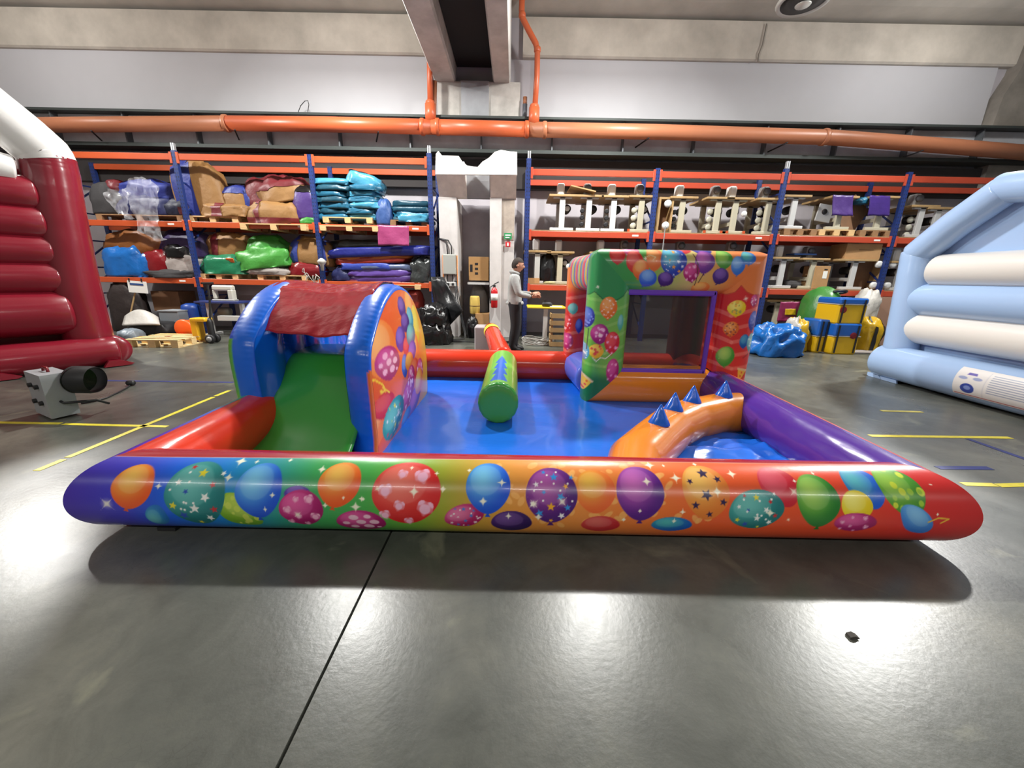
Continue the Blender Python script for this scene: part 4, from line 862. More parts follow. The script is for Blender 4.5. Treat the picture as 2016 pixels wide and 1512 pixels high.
gc = thing('grey_cabinet', 'plain grey cabinet under the rack beside the orange tub', 'cabinet', (at(339, 655, 8.7).x, 8.9, 0)); box('cabinet_body', (0, 0, .26), (.44, .4, .52), M('cab_grey', (128, 134, 140), .5), gc, .01); box('cabinet_lid', (0, 0, .53), (.46, .42, .02), M('cab_grey2', (146, 150, 154), .5), gc)
ot = thing('orange_tub', 'round orange tub lying on its side beside the pallet jack', 'tub', (at(366, 655, 8.3).x, 8.4, 0)); rr_ = .2
B().lathe([(rr_ * .85, -.16), (rr_, -.14), (rr_, -.11), (rr_ * .93, -.1), (rr_ * .85, .16)], 22, (0, 0, rr_), 'y').build('tub_body', M('tub_orange', (232, 96, 32), .4), ot, True); box('handle', (-.06, -.2, .05), (.2, .05, .06), M('tub_orange', (232, 96, 32)), ot, .01)
bd = thing('blue_drum', 'blue round-topped drum behind the orange tub', 'drum', (at(374, 650, 9.0).x, 9.15, 0)); zz = at(374, 598, 9.0).z
B().lathe([(.18, 0), (.19, .03), (.19, zz - .12), (.17, zz - .04), (.08, zz)], 18).build('drum_body', M('drum_blue', (24, 62, 140), .4), bd, True)
a0, a1 = atz(245, 684), atz(386, 678)
pallet('pale wooden pallet lying on the floor beside the red castle', (a0.x + a1.x) / 2, a0.y + .42, 0, a1.x - a0.x, .8, pwl, H=.15, rz=.03)
tag(box('red_tag', ((a0.x + a1.x) / 2 - .02, a0.y + .45, .156), (.1, .07, .01), red_g), 'small red tag lying on the floor pallet', 'tag')
bag('rolled_sheet', 'pale blue-grey plastic end poking out behind the red castle base', 'sheet', 222, 256, 650, 664, 7.6, V_('pale_blue_film', (142, 156, 168), .4), .4, 0.0, seed=172)
pj = thing('pallet_jack', 'yellow pallet jack standing between the floor pallet and the slide', 'pallet jack', (at(408, 672, 7.75).x, 7.75, 0)); py = M('jack_yellow', (232, 176, 30), .4)
zj = at(400, 626, 7.75).z
box('mast_plate', (-.14, 0, zj / 2 + .03), (.14, .2, zj - .06), py, pj, .02); box('mast_head', (-.03, 0, zj - .03), (.3, .22, .07), py, pj, .02)
for s in (-1, 1): box('fork', (-.75, s * .2 + .15, .085), (1.1, .15, .05), py, pj)
for yy in (-.07, .07): B().lathe([(.03, -.03), (.09, -.03), (.09, .03), (.03, .03)], 18, (.13, yy, .09), 'y').build('wheel', dk, pj, True)
B().lathe([(.01, -.035), (.05, -.034), (.05, .034), (.01, .035)], 14, (.13, -.08, .09), 'y').build('wheel_hub', gm, pj, True)
B().lathe([(.05, .1), (.06, .16), (.06, .42), (.04, .5)], 12, (.12, 0, 0)).build('pump', dk, pj, True); B().tube([(.14, 0, .45), (.2, .02, .9), (.2, .03, 1.15)], .018, 8).build('handle', dk, pj); B().tube([(.2, -.12, 1.18), (.2, .18, 1.18)], .018, 8).build('grip', dk, pj)
sw = thing('sewing_bench', 'sewing machine on a blue-topped bench behind the pallet jack', 'sewing machine', (at(440, 656, 8.6).x, 8.8, 0)); zs = at(440, 596, 8.5).z
box('bench_top', (0, 0, zs), (.95, .55, .035), M('bench_blue', (42, 54, 110), .5), sw)
for s in (-1, 1): box('leg', (s * .38, 0, zs / 2), (.07, .08, zs - .04), leg_w, sw); box('foot', (s * .38, 0, .025), (.08, .5, .05), leg_w, sw)
mm = box('machine_arm', (.03, 0, zs + .3), (.46, .14, .12), M('machine_cream', (196, 194, 182), .4), sw, .03); box('machine_post', (.2, 0, zs + .14), (.12, .14, .26), MATS['machine_cream'], sw, .02); box('needle_head', (-.17, 0, zs + .16), (.08, .1, .2), MATS['machine_cream'], sw, .02); box('machine_bed', (.03, 0, zs + .035), (.5, .16, .04), gm, sw, .01)
B().lathe([(.02, -.14), (.09, -.12), (.09, .1), (.02, .13)], 14, (-.05, .05, zs - .22), 'x').build('motor', M('motor_grey', (120, 118, 108), .5), sw, True)
box('lower_shelf', (.3, -.3, .42), (.5, .12, .1), leg_w, sw)
bag('folded_sheet', 'flat pink folded sheet on the floor seen through the slide', 'sheet', 634, 722, 656, 672, 7.8, pink, .6, 0.0, seed=173, amp=.1, e=.6)
# ------------------------------------------------------------------ the man
PX, PYY = atz(1012, 690).x, 7.55
man = thing('person', 'man in a grey hoodie and dark trousers working at the rack, side-on', 'person', (PX, PYY, 0))
hood = M('hoodie_grey', (158, 160, 158), .85, bump=.4, bs=30, var=.08, vsc=10); trous = M('trousers_dark', (32, 32, 38), .85, bump=.2, bs=24); skin = M('skin', (196, 146, 120), .55); hair = M('hair_dark', (46, 36, 30), .8); shoe = M('shoe_dark', (22, 22, 24), .6)
def skin_body():
    pts = {'pel': (0, 0, .96, .165, .135), 'wai': (-.01, 0, 1.08, .165, .15), 'che': (-.02, 0, 1.28, .165, .185), 'nk0': (-.02, 0, 1.44, .1, .12), 'nk': (.0, 0, 1.5, .06, .06),
           'hL': (0, .1, .88, .13, .12), 'kL': (.045, .11, .5, .1, .095), 'aL': (.0, .11, .1, .08, .075), 'tL': (.1, .12, .04, .04, .045),
           'hR': (0, -.1, .88, .13, .12), 'kR': (.02, -.11, .5, .1, .095), 'aR': (-.05, -.11, .1, .08, .075), 'tR': (.06, -.12, .04, .04, .045),
           'sR': (-.02, -.2, 1.38, .085, .085), 'eR': (.06, -.26, 1.1, .062, .062), 'wR': (.3, -.2, 1.06, .04, .04), 'sL': (-.02, .2, 1.38, .085, .085), 'eL': (.08, .25, 1.1, .06, .06), 'wL': (.33, .16, 1.1, .038, .038)}
    ed = [('pel', 'wai'), ('wai', 'che'), ('che', 'nk0'), ('nk0', 'nk'), ('pel', 'hL'), ('hL', 'kL'), ('kL', 'aL'), ('aL', 'tL'), ('pel', 'hR'), ('hR', 'kR'), ('kR', 'aR'), ('aR', 'tR'),
          ('che', 'sR'), ('sR', 'eR'), ('eR', 'wR'), ('che', 'sL'), ('sL', 'eL'), ('eL', 'wL')]
    return pts, ed
def skinned(pts, ed, root, lev=2):
    nm = list(pts); me = bpy.data.meshes.new('b'); me.from_pydata([pts[k][:3] for k in nm], [(nm.index(a), nm.index(b)) for a, b in ed], [])
    o = bpy.data.objects.new('b', me); COL.objects.link(o); o.modifiers.new('s', 'SKIN')
    for k, v in zip(nm, me.skin_vertices[0].data): v.radius = pts[k][3:5]; v.use_root = (k == root)
    md = o.modifiers.new('d', 'SUBSURF'); md.levels = lev; md.render_levels = lev
    dg = bpy.context.evaluated_depsgraph_get(); m2 = bpy.data.meshes.new_from_object(o.evaluated_get(dg)); bpy.data.objects.remove(o); return m2
pts, ed = skin_body(); me = skinned(pts, ed, 'pel'); me.materials.clear()
for m in (hood, trous, skin, shoe): me.materials.append(m)
for p in me.polygons:
    c = p.center; p.use_smooth = True
    p.material_index = 3 if c.z < .1 else (1 if c.z < .93 else (2 if (c.z > 1.49 and abs(c.y) < .1) or (c.x > .3 and c.z < 1.3) else 0))
body = bpy.data.objects.new('body', me); COL.objects.link(body); body.parent = man
B().lathe([(.168, 0), (.174, .03), (.16, .06)], 20, (-.005, 0, .9)).build('hoodie_hem', hood, man, True)
B().lathe([(.075, 0), (.1, .02), (.105, .05), (.08, .07)], 18, (-.03, 0, 1.45), R=rotm(0, .25)).build('hood_collar', hood, man, True)
for y in (-.11, .11):
    s = B(); sh = [(-.09, .0), (.17, .0), (.2, .02), (.17, .06), (.06, .1), (-.08, .1), (-.1, .04)]
    s.prism(sh, y - .045, y + .045, 'y'); o = s.build('shoe', shoe, man, True); o.location.x = -.05 if y < 0 else 0
# head: face towards +x
V = []; Fc = []; nu, nv = 28, 20
for j in range(nv + 1):
    ph = -math.pi / 2 + math.pi * j / nv
    for i in range(nu):
        th = 2 * math.pi * i / nu; x, y, z = math.cos(ph) * math.cos(th), math.cos(ph) * math.sin(th), math.sin(ph)
        X_, Y_, Z_ = x * .095, y * .074, z * .118
        if x > 0 and z < 0: X_ *= 1 - .18 * z * z; Y_ *= 1 + .25 * z * .6
        n_ = math.exp(-((y / .18) ** 2) - ((z + .05) / .16) ** 2); X_ += .03 * n_ * (x > 0)
        X_ -= .006 * (x > 0) * math.exp(-((z - .15) / .1) ** 2 - ((abs(y) - .32) / .14) ** 2); X_ += .008 * (x > 0) * math.exp(-((y / .3) ** 2) - ((z + .42) / .06) ** 2)
        X_ += .014 * (x > 0) * math.exp(-((y / .35) ** 2) - ((z + .75) / .14) ** 2)
        V.append((X_, Y_, Z_))
for j in range(nv):
    for i in range(nu): Fc.append((j * nu + i, j * nu + (i + 1) % nu, (j + 1) * nu + (i + 1) % nu, (j + 1) * nu + i))
hd = link_mesh('head', V, Fc, skin, man, True); hd.location = (.045, 0, 1.62); hd.rotation_euler = (0, .22, 0); hd.scale = (1.1, 1.1, 1.08)
HV = [((x * 1.1 - .008), y * 1.12, z * 1.07 + .004) for (x, y, z) in V]
hf = []
for f in Fc:
    c = np.mean([V[k] for k in f], 0)
    if (c[2] > .055 and c[0] < .085) or (c[0] < .0 and c[2] > -.05) or (c[0] < -.03 and c[2] > -.075): hf.append(f)
link_mesh('hair', HV, hf, hair, hd, True)
for s in (-1, 1):
    B().lathe([(.004, -.006), (.02, -.004), (.022, .004), (.01, .008)], 10, (-.008, s * .078, -.012), 'y').build('ear', skin, hd, True)
    B().lathe([(.002, -.004), (.008, 0), (.002, .004)], 8, (.083, s * .03, .018), 'x').build('eye', dk, hd, True); B().bar((.088, s * .015, .036), (.08, s * .05, .036), .008, .006).build('eyebrow', hair, hd)
B().bar((.094, -.022, -.055), (.094, .022, -.055), .008, .006).build('mouth', M('lip', (160, 92, 84), .6), hd)
def hand(name, w, rx):
    h = bpy.data.objects.new(name, None)
    pb = B().tube([(-.01, 0, 0), (.03, 0, 0), (.075, 0, -.002), (.09, 0, -.004)], [.026, .034, .036, .028], 10)
    o = pb.build(name, skin, man, True)
    for v in o.data.vertices: v.co.z *= .55
    fg = B()
    for k, (y, L) in enumerate(((-.027, .066), (-.009, .078), (.009, .074), (.026, .058))):
        fg.tube([(.075, y, 0), (.085 + L * .45, y, -.006), (.085 + L * .75, y, -.024), (.085 + L * .9, y, -.045)], [.0095, .009, .008, .006], 7)
    fg.build('fingers', skin, o, True); B().tube([(.015, -.03, 0), (.045, -.055, -.006), (.075, -.058, -.018)], [.011, .0105, .007], 7).build('thumb', skin, o, True)
    o.location = w; o.rotation_euler = (rx, -.12, .15)
hand('hand', (.32, -.19, 1.06), -1.0); hand('hand', (.35, .16, 1.1), 1.0)
# ------------------------------------------------------------------ inflated vinyl castles
def pvc(name, rgb, **k): return M(name, rgb, k.pop('rough', .2), bump=k.pop('bump', .3), bs=k.pop('bs', 4), coat=.35, **k)
wine = pvc('pvc_wine', (126, 24, 40), rough=.26); wht = pvc('pvc_white', (232, 230, 228)); babyb = pvc('pvc_baby_blue', (160, 188, 226)); crm = pvc('pvc_cream', (222, 218, 212), rough=.3)
def puff_tube(name, pts, r, m, parent, n=28, seg=10, wob=.0, seed=1, caps=True, squash=1.0):
    """inflated tube with rounded ends along a polyline, slightly wrinkled"""
    pts = [Vector(p) for p in pts]; R_ = r if isinstance(r, (list, tuple)) else [r] * len(pts)
    path, rad = [], []
    for i in range(len(pts) - 1):
        for k in range(seg):
            t = k / seg; path.append(pts[i].lerp(pts[i + 1], t)); rad.append(R_[i] * (1 - t) + R_[i + 1] * t)
    path.append(pts[-1]); rad.append(R_[-1])
    if wob:
        rad = [q * (1 + wob * fb((i * .9, 0, 0), seed)) for i, q in enumerate(rad)]
    if caps:
        d0 = (path[0] - path[1]).normalized(); d1 = (path[-1] - path[-2]).normalized()
        for f, q in ((.05, .97), (.1, .85), (.13, .6), (.145, .25)):
            path.insert(0, path[0] * 0 + pts[0] + d0 * f * R_[0] * 1.6); rad.insert(0, R_[0] * q); path.append(pts[-1] + d1 * f * R_[-1] * 1.6); rad.append(R_[-1] * q)
    o = B().tube(path, rad, n).build(name, m, parent, True)
    return o
# red castle: side wall seen obliquely; local frame s along the wall (towards the viewer negative), n outward
d = Vector((.56, .83, 0)).normalized(); nrm = Vector((d.y, -d.x, 0))
rc = thing('bouncy_castle', 'wine red inflatable bouncy castle with white roof tubes, cut by the frame', 'inflatable castle', (-5.92, 5.66, 0), math.atan2(d.y, d.x))
# local x = along d, local y = -nrm
br_ = .215
puff_tube('base_tube', [(-4.2, .2, br_), (-2.1, .2, br_), (-.75, .2, br_), (.0, .2, br_)], [br_] * 4, wine, rc, wob=.02, seg=8)
puff_tube('base_tube', [(.0, .25, br_), (.0, 2.4, br_)], br_, wine, rc, wob=.02)
box('floor_bed', (-2.1, 1.4, .16), (4.2, 2.4, .3), wine, rc, .08)
for x in (-.03, -1.12, -2.6): B().prism([(x - .16, .012), (x + .13, .012), (x + .17, .03), (x + .02, .1), (x - .1, .1)], -.06, .02, 'y').build('anchor_flap', wine, rc)
pw_ = .245
puff_tube('corner_pillar', [(-.2, .4, .42), (-.2, .4, 1.2), (-.16, .41, 2.2), (-.13, .42, 2.66), (-.13, .42, 2.84)], [.27, .27, .275, .28, .28], wine, rc, wob=.015, n=32)
puff_tube('roof_tube', [(-.13, .42, 2.8), (-.15, .42, 2.9), (-.3, .42, 3.08), (-.8, .43, 3.6), (-2.0, .44, 4.8)], [.283, .285, .285, .28, .28], wht, rc, wob=.008, caps=False)
zs_ = [.5, 1.1, 1.46, 1.81, 2.17, 2.52]
for k, (z0, z1) in enumerate(zip(zs_[:-1] , zs_[1:])): puff_tube('wall_tube', [(-4.2, .4, (z0 + z1) / 2), (-2.3, .4, (z0 + z1) / 2), (-.36, .4, (z0 + z1) / 2)], [(z1 - z0) / 2 * (1.3 if k else 1.05)] * 3, wine, rc, wob=.012, seed=k)
puff_tube('wall_tube', [(-4.2, .36, 2.72), (-1.4, .36, 2.72), (-.48, .36, 2.62)], [.24, .24, .17], wht, rc)
box('wall_panel', (-2.3, .66, 1.5), (3.9, .1, 2.4), wine, rc, .04)
B().prism([(-4.2, 2.2), (-.35, 2.2), (-.35, 2.75), (-4.2, 4.9)], .62, .68, 'y').build('gable_panel', wht, rc)
# blue castle: side wall along y
bc = thing('bouncy_castle', 'pale blue inflatable bouncy castle with cream wall tubes, cut by the frame', 'inflatable castle', (5.5, 5.97, 0))
r2 = .245
puff_tube('base_tube', [(.24, -.12, r2 + .03), (.24, -1.6, r2 + .02), (.26, -4.4, r2 + .02)], [r2] * 3, babyb, bc, wob=.02, n=32)
puff_tube('base_tube', [(.3, -.1, r2), (2.8, -.1, r2)], r2, babyb, bc)
B().prism([(-.27, .0), (-.05, .0), (-.02, .012), (-.02, .06), (-.2, .05)], -.012, .012, 'x').build('anchor_flap', babyb, bc).location = (.16, .02, 0)
B().prism([(-.42, .004), (-.18, .004), (-.14, .05), (-.4, .05)], -.01, .01, 'x').build('anchor_flap', babyb, bc).location = (.13, -.1, 0)
Lx = .13
puff_tube('corner_pillar', [(Lx + .17, -.26, .46), (Lx + .17, -.19, 1.2), (Lx + .17, -.12, 1.85)], [.2, .195, .19], babyb, bc, wob=.015, n=32)
puff_tube('roof_tube', [(Lx + .17, -.12, 1.83), (Lx + .17, -.5, 2.18), (Lx + .17, -.93, 2.5)], [.19, .185, .18], babyb, bc, n=32)
puff_tube('roof_tube', [(Lx + .17, -.9, 2.53), (Lx + .17, -2.2, 2.4), (Lx + .17, -4.4, 2.3)], [.17, .17, .17], babyb, bc, n=32)
for k, (zc2, rr2, m2, y0) in enumerate(((1.6, .2, crm, -.42), (1.2, .215, babyb, -.3), (.8, .205, crm, -.36))):
    puff_tube('wall_tube', [(Lx + .24, y0, zc2), (Lx + .24, -2.4, zc2 + .0), (Lx + .24, -4.4, zc2 + .0)], [rr2 * 1.06, rr2 * 1.1, rr2 * 1.1], m2, bc, wob=.01, seed=k, n=32)
B().prism([(-.15, .4), (-4.4, .4), (-4.4, 2.4), (-.95, 2.5), (-.15, 1.9)], Lx + .3, Lx + .36, 'x').build('wall_panel', babyb, bc)
box('floor_bed', (1.6, -2.3, .2), (2.6, 4.2, .36), babyb, bc, .06)
# printed maker's label on its base tube
lb = Paint(*np.meshgrid(np.linspace(0, 1, 140), np.linspace(0, .42, 90), indexing='ij'), aa=.006)
lb.fill(np.ones(lb.u.size), (222, 220, 218)); lb.oval(.15, .12, .07, .07, (46, 66, 150)); lb.oval(.15, .13, .035, .03, (120, 140, 200)); lb.poly([(.1, .31), (.2, .31), (.19, .345), (.11, .345)], (96, 86, 170))
for (x, y) in ((.08, .26), (.22, .27)): lb.oval(x, y, .045, .022, (150, 160, 196))
for j in range(9): lb.line([(.34, .36 - j * .03), (.94 - .12 * (j % 3), .36 - j * .03)], .006, (150, 158, 178))
lb.line([(.02, .02), (.98, .02)], .006, (190, 90, 96)); lb.line([(.3, .03), (.3, .39)], .004, (200, 200, 206))
PP = np.zeros((140, 90, 3)); U_, W_ = lb.u.reshape(140, 90), lb.v.reshape(140, 90)
ang = math.pi + .05 + (W_ - .2) / .25 * .85
PP[:, :, 0] = .24 + (r2 + .008) * np.cos(ang) * 1.0; PP[:, :, 1] = -1.32 - U_ * 1.05; PP[:, :, 2] = r2 + .02 - (r2 + .008) * np.sin(ang) - .0
grid_mesh('makers_label', PP, M('label_print', (255, 255, 255), .4, attr=True), bc, lb.linear())
# ------------------------------------------------------------------ blower
bl = thing('air_blower', 'grey box-shaped air blower with a black outlet, beside the red castle', 'blower', (-4.62, 3.78, 0), .0)
bg = M('blower_grey', (158, 160, 164), .5, .1, var=.06, vsc=3)
v = [Vector(p) for p in ((-5.02, 4.12, 0), (-4.62, 3.5, 0), (-4.12, 3.74, 0))]
a_, b_, c_ = atz(72, 818), atz(104, 829), atz(163, 813)
a_, b_, c_ = atz(73, 815), atz(104, 829), atz(160, 816)
d_ = a_ + (c_ - b_); zt2 = .44
sh2 = Vector((.02, .03, 0)); ctr = (a_ + c_) / 2; bl.location = (ctr.x, ctr.y, 0)
lo = [p - ctr for p in (a_, b_, c_, d_)]; 
hi = [Vector((p.x * .98, p.y * .98, zt2)) for p in lo]
for p in lo: p.z = .02
B().add(lo + hi, [(3, 2, 1, 0), (4, 5, 6, 7), (0, 1, 5, 4), (1, 2, 6, 5), (2, 3, 7, 6), (3, 0, 4, 7)]).build('housing', bg, bl)
ex = (c_ - b_).normalized(); ey = Vector((ex.y, -ex.x, 0))
oc = (lo[1] + lo[2]) / 2 + ex * .14 + Vector((0, 0, .33))
B().tube([oc - ey * .02, oc + ey * .12 + ex * .05, oc + ey * .16 + ex * .07], [.135, .135, .125], 24, False).build('outlet_tube', dk, bl, True)
B().tube([oc + ey * .03, oc + ey * .04], .13, 24).build('outlet_inner', black, bl)
fx2 = (a_ - b_); fx2 = fx2 / fx2.length; fy2 = Vector((-fx2.y, fx2.x, 0)); fy2 = fy2 if fy2.dot(-ctr) > 0 or True else -fy2
outl = Vector((fx2.y, -fx2.x, 0)); outl = outl if outl.dot(a_ - d_) > 0 else -outl
for s in (.3, .7):
    for z in (.14, .3):
        p = lo[1].lerp(lo[0], s) + Vector((0, 0, z)); B().tube([p - outl * .01, p + outl * .025], .022, 10).build('foot_bolt', dk, bl)
hp_ = (hi[0] + hi[2]) / 2; B().tube([hp_ + fx2 * -.06, hp_ + fx2 * -.05 + Vector((0, 0, .04)), hp_ + fx2 * .05 + Vector((0, 0, .04)), hp_ + fx2 * .06], .012, 8).build('carry_handle', red_g, bl, True)
pl = lo[1].lerp(lo[2], .45) + Vector((0, 0, .15)); B().tube([pl, pl + ey * .05 + Vector((0, 0, -.01)), pl + ey * .12 + ex * .2 + Vector((0, 0, -.03)), pl + ey * .08 + ex * .3 + Vector((0, 0, -.1))], .012, 8).build('power_lead', dk, bl, True)
cc = [atz(160, 796), atz(185, 792), atz(210, 785), atz(235, 773), atz(250, 765), atz(258, 759)]
pcb = thing('power_cable', 'black power cable with a plug lying on the floor behind the blower', 'cable', (cc[2].x, cc[2].y, 0))
B().tube([p - Vector((cc[2].x, cc[2].y, 0)) + Vector((0, 0, .01)) for p in cc], .009, 8).build('lead', dk, pcb, True)
p = cc[-1] - Vector((cc[2].x, cc[2].y, 0)); B().lathe([(.015, -.05), (.032, -.03), (.032, .04), (.02, .05)], 12, p + Vector((0, 0, .034)), 'x').build('plug', dk, pcb, True)
# ------------------------------------------------------------------ the play pen: ring of inflated tubes with printed balloons
vin = M('printed_vinyl', (255, 255, 255), .3, attr=True, bump=.16, bs=7, coat=.22)
red_p = pvc('pvc_red', (172, 30, 42)); ored = pvc('pvc_orange_red', (216, 58, 34)); purp = pvc('pvc_purple', (78, 42, 142)); ora = pvc('pvc_orange', (228, 134, 40)); blu = pvc('pvc_blue', (18, 104, 222)); grn = pvc('pvc_green', (52, 150, 58), rough=.28); red_r = pvc('pvc_roof_red', (160, 22, 40), rough=.13, bump=.5, bs=2.4, bdist=.05, stretch=(1, 2.2, 1.5))
sheet_b = M('floor_vinyl_blue', (24, 106, 218), .22, bump=.2, bs=9, coat=.3, stretch=(1, 3, 1)); spike_b = pvc('pvc_spike_blue', (22, 100, 214))
RHO = .213; LX, RX, LXB, RXB, FY0, BY0 = -2.11, 2.25, -2.24, 2.39, 1.955, 5.33
pen = thing('inflatable_play_pen', 'long low inflatable play pen with a balloon-printed front tube and blue floor', 'inflatable pen', (.1, 3.6, 0))
def hang_on(o, par):
    o.location = o.location - par.location; o.parent = par; return o
def sup(a, n): return math.copysign(abs(a) ** (2 / n), a)
def mitred(p0, p1, m0, m1, ro, ru, out, up, nu, phis, n=2.0):
    """points of a straight tube cut at both ends by mitre planes (normals m0, m1 through p0, p1)"""
    p0, p1, out, up = (Vector(v) for v in (p0, p1, out, up)); dd = (p1 - p0); L_ = dd.length; dd = dd / L_
    m0 = Vector(m0); m1 = Vector(m1); P = np.zeros((nu, len(phis), 3))
    for j, ph in enumerate(phis):
        off = out * (ro * sup(math.cos(ph), n)) + up * (ru * sup(math.sin(ph), n))
        t0 = -off.dot(m0) / dd.dot(m0); t1 = L_ - off.dot(m1) / dd.dot(m1)
        a = p0 + off + dd * t0; b = p0 + off + dd * t1
        s = np.linspace(0, 1, nu)[:, None]; P[:, j] = np.array(a)[None] * (1 - s) + np.array(b)[None] * s
    return P
def tube_hit(px, py):
    """(x, phi) where the photograph's pixel meets the front tube"""
    dv = _F * FPX + _R * (px - 1008) - _U * (py - 756); o_ = Vector((0, -FY0, CH - RHO)); a = dv.y ** 2 + dv.z ** 2; b = o_.y * dv.y + o_.z * dv.z; c = o_.y ** 2 + o_.z ** 2 - RHO ** 2
    q = b * b - a * c
    t = (-b - math.sqrt(q)) / a if q > 0 else -b / a
    h = o_ + dv * t; return dv.x * t, math.atan2(h.z, -h.y)
phs = np.linspace(-math.radians(82), math.radians(96), 140)
def mit(u, v): u = Vector(u).normalized(); v = Vector(v).normalized(); return u - v
uF = Vector((1, 0, 0)); vL = Vector((LXB - LX, BY0 - FY0, 0)).normalized(); vR = Vector((RXB - RX, BY0 - FY0, 0)).normalized()
mFL, mFR, mBL, mBR = mit(uF, vL), mit(-uF, vR), mit(uF, -vL), mit(-uF, -vR)
def plan_round(P, rad=.15):
    return P
    for cx, s in ((LX - RHO + rad + .01, -1), (RX + RHO - rad - .01, 1)):
        cy = FY0 - RHO + rad; dx = (P[:, :, 0] - cx) * s; dy = cy - P[:, :, 1]; m = (dx > 0) & (dy > 0); r = np.hypot(dx, dy); f = np.where(m & (r > rad), rad / np.maximum(r, 1e-6), 1.0)
        P[:, :, 0] = np.where(m, cx + s * dx * f, P[:, :, 0]); P[:, :, 1] = np.where(m, cy - dy * f, P[:, :, 1])
    return P
seam = np.interp(np.linspace(0, 1, 3), [0, .5, 1], [tube_hit(270, 899)[1], tube_hit(1000, 905)[1], tube_hit(1800, 917)[1]])
NU = 1300
P = plan_round(mitred((LX, FY0, RHO), (RX, FY0, RHO), mFL, mFR, RHO, RHO, (0, -1, 0), (0, 0, 1), NU, phs))
X_ = P[:, :, 0]; PH = np.repeat(phs[None], NU, 0)
pt = Paint(X_, PH * RHO, .0035)
tx = lambda x: tube_hit(x, 965)[0]
pt.ramp(pt.u, [(tx(a), c) for a, c in ((120, (70, 44, 168)), (240, (62, 62, 196)), (330, (22, 100, 226)), (430, (16, 132, 214)), (520, (38, 150, 160)), (610, (62, 166, 92)), (720, (74, 172, 78)), (800, (112, 176, 62)), (860, (152, 166, 52)), (930, (196, 158, 58)), (1010, (226, 152, 66)), (1150, (234, 142, 66)), (1300, (236, 118, 50)), (1400, (236, 96, 44)), (1550, (234, 84, 42)), (1700, (228, 66, 44)), (1800, (216, 48, 44)), (1920, (200, 40, 42)))])
rd = random.Random(12)
def pp_(x, y): a, ph = tube_hit(x, y); return a, ph * RHO
for k in range(95):                                                      # pale confetti of the orange part
    x = rd.uniform(930, 1420); y = rd.uniform(905, 1034); f = min(1, (x - 900) / 150) * min(1, (1470 - x) / 120)
    if rd.random() < f: a, v = pp_(x, y); pt.oval(a, v, .017 + .016 * rd.random(), .012 + .008 * rd.random(), (248, 184, 104), rd.uniform(-1.2, 1.2), .75)
def fb_(cx, cy, rx, ry, c1, c2, rot=0.0, pat=None, seed=0, knot=True):
    a0, v0 = pp_(cx, max(cy - ry, 893)); a1, _ = pp_(cx - rx, cy); a2, _ = pp_(cx + rx, cy)
    if cy + ry > 1034:
        _, vm = pp_(cx, cy - ry * .2); _, v9 = pp_(cx, cy - ry * .9); rv = abs(v9 - vm) / .7; vc = vm - .2 * rv
    else: _, v1 = pp_(cx, cy + ry); vc, rv = (v0 + v1) / 2, abs(v0 - v1) / 2
    pt.balloon((a1 + a2) / 2, vc, abs(a2 - a1) / 2, rv, c1, c2, rot, pat, seed, knot)
OR1, OR2 = (248, 190, 74), (236, 92, 36); BL1, BL2 = (112, 200, 244), (24, 84, 212); MG1, MG2 = (226, 74, 150), (160, 16, 98); TE1, TE2 = (92, 186, 178), (22, 116, 118); PU1, PU2 = (170, 70, 160), (76, 24, 118)
stw = ('stars', [(236, 220, 50), (245, 245, 240), (206, 44, 50), (44, 80, 180), (245, 245, 240)])
fb_(310, 1018, 30, 17, (90, 190, 200), (20, 110, 190), 1.2, None, 1, False); fb_(470, 1010, 48, 34, (176, 206, 60), (110, 170, 40), -.7, ('dots', [(200, 220, 90)]), 2, False); fb_(585, 972, 26, 16, (110, 70, 180), (66, 40, 150), 0, None, 3, False)
fb_(259, 958, 41, 45, OR1, OR2, -.25, None, 4); fb_(383, 969, 60, 61, TE1, TE2, 0, stw, 5, False); fb_(508, 965, 46, 54, BL1, BL2, 0, None, 6); fb_(592, 998, 44, 34, MG1, MG2, .1, ('hearts', [(246, 176, 206)]), 7, False)
fb_(667, 955, 42, 45, OR1, OR2, -.2, None, 8); fb_(712, 1030, 48, 25, MG1, MG2, 0, ('bigdots', [(250, 200, 220)]), 9, False); fb_(800, 970, 68, 60, (240, 112, 92), (212, 34, 36), 0, ('hearts', [(247, 186, 212)]), 10, False)
fb_(914, 1018, 40, 25, (232, 110, 160), (170, 20, 90), .3, ('stars', [(70, 130, 210), (250, 240, 240)]), 11, False); fb_(961, 962, 44, 50, BL1, BL2, 0, None, 12); fb_(1007, 1030, 40, 24, (96, 54, 136), (46, 16, 86), 0, None, 13, False)
fb_(1172, 968, 40, 43, (244, 186, 60), (236, 104, 50), 0, None, 15, False); fb_(1086, 975, 51, 54, PU1, PU2, 0, ('stars', [(50, 150, 226), (250, 250, 250), (246, 176, 40), (50, 150, 226)]), 14)
fb_(1182, 1034, 38, 18, (220, 90, 80), (196, 34, 44), 0, None, 16, False); fb_(1261, 972, 47, 53, (206, 96, 190), (84, 24, 130), 0, None, 17); fb_(1322, 1034, 40, 16, (60, 180, 180), (10, 90, 190), 0, None, 18, False)
fb_(1391, 970, 46, 53, (248, 190, 84), (226, 124, 46), 0, ('bigstars', [(40, 24, 74)]), 19, False); fb_(1536, 960, 38, 40, (222, 70, 90), (200, 28, 48), .35, None, 20, False); fb_(1490, 1006, 55, 42, TE1, TE2, .2, stw, 21, False)
fb_(1612, 985, 42, 52, (166, 216, 84), (34, 124, 44), .05, None, 22); fb_(1704, 962, 36, 42, (70, 176, 190), (26, 92, 214), .3, None, 23, False); fb_(1688, 996, 31, 31, (252, 242, 110), (236, 206, 20), 0, None, 24, False)
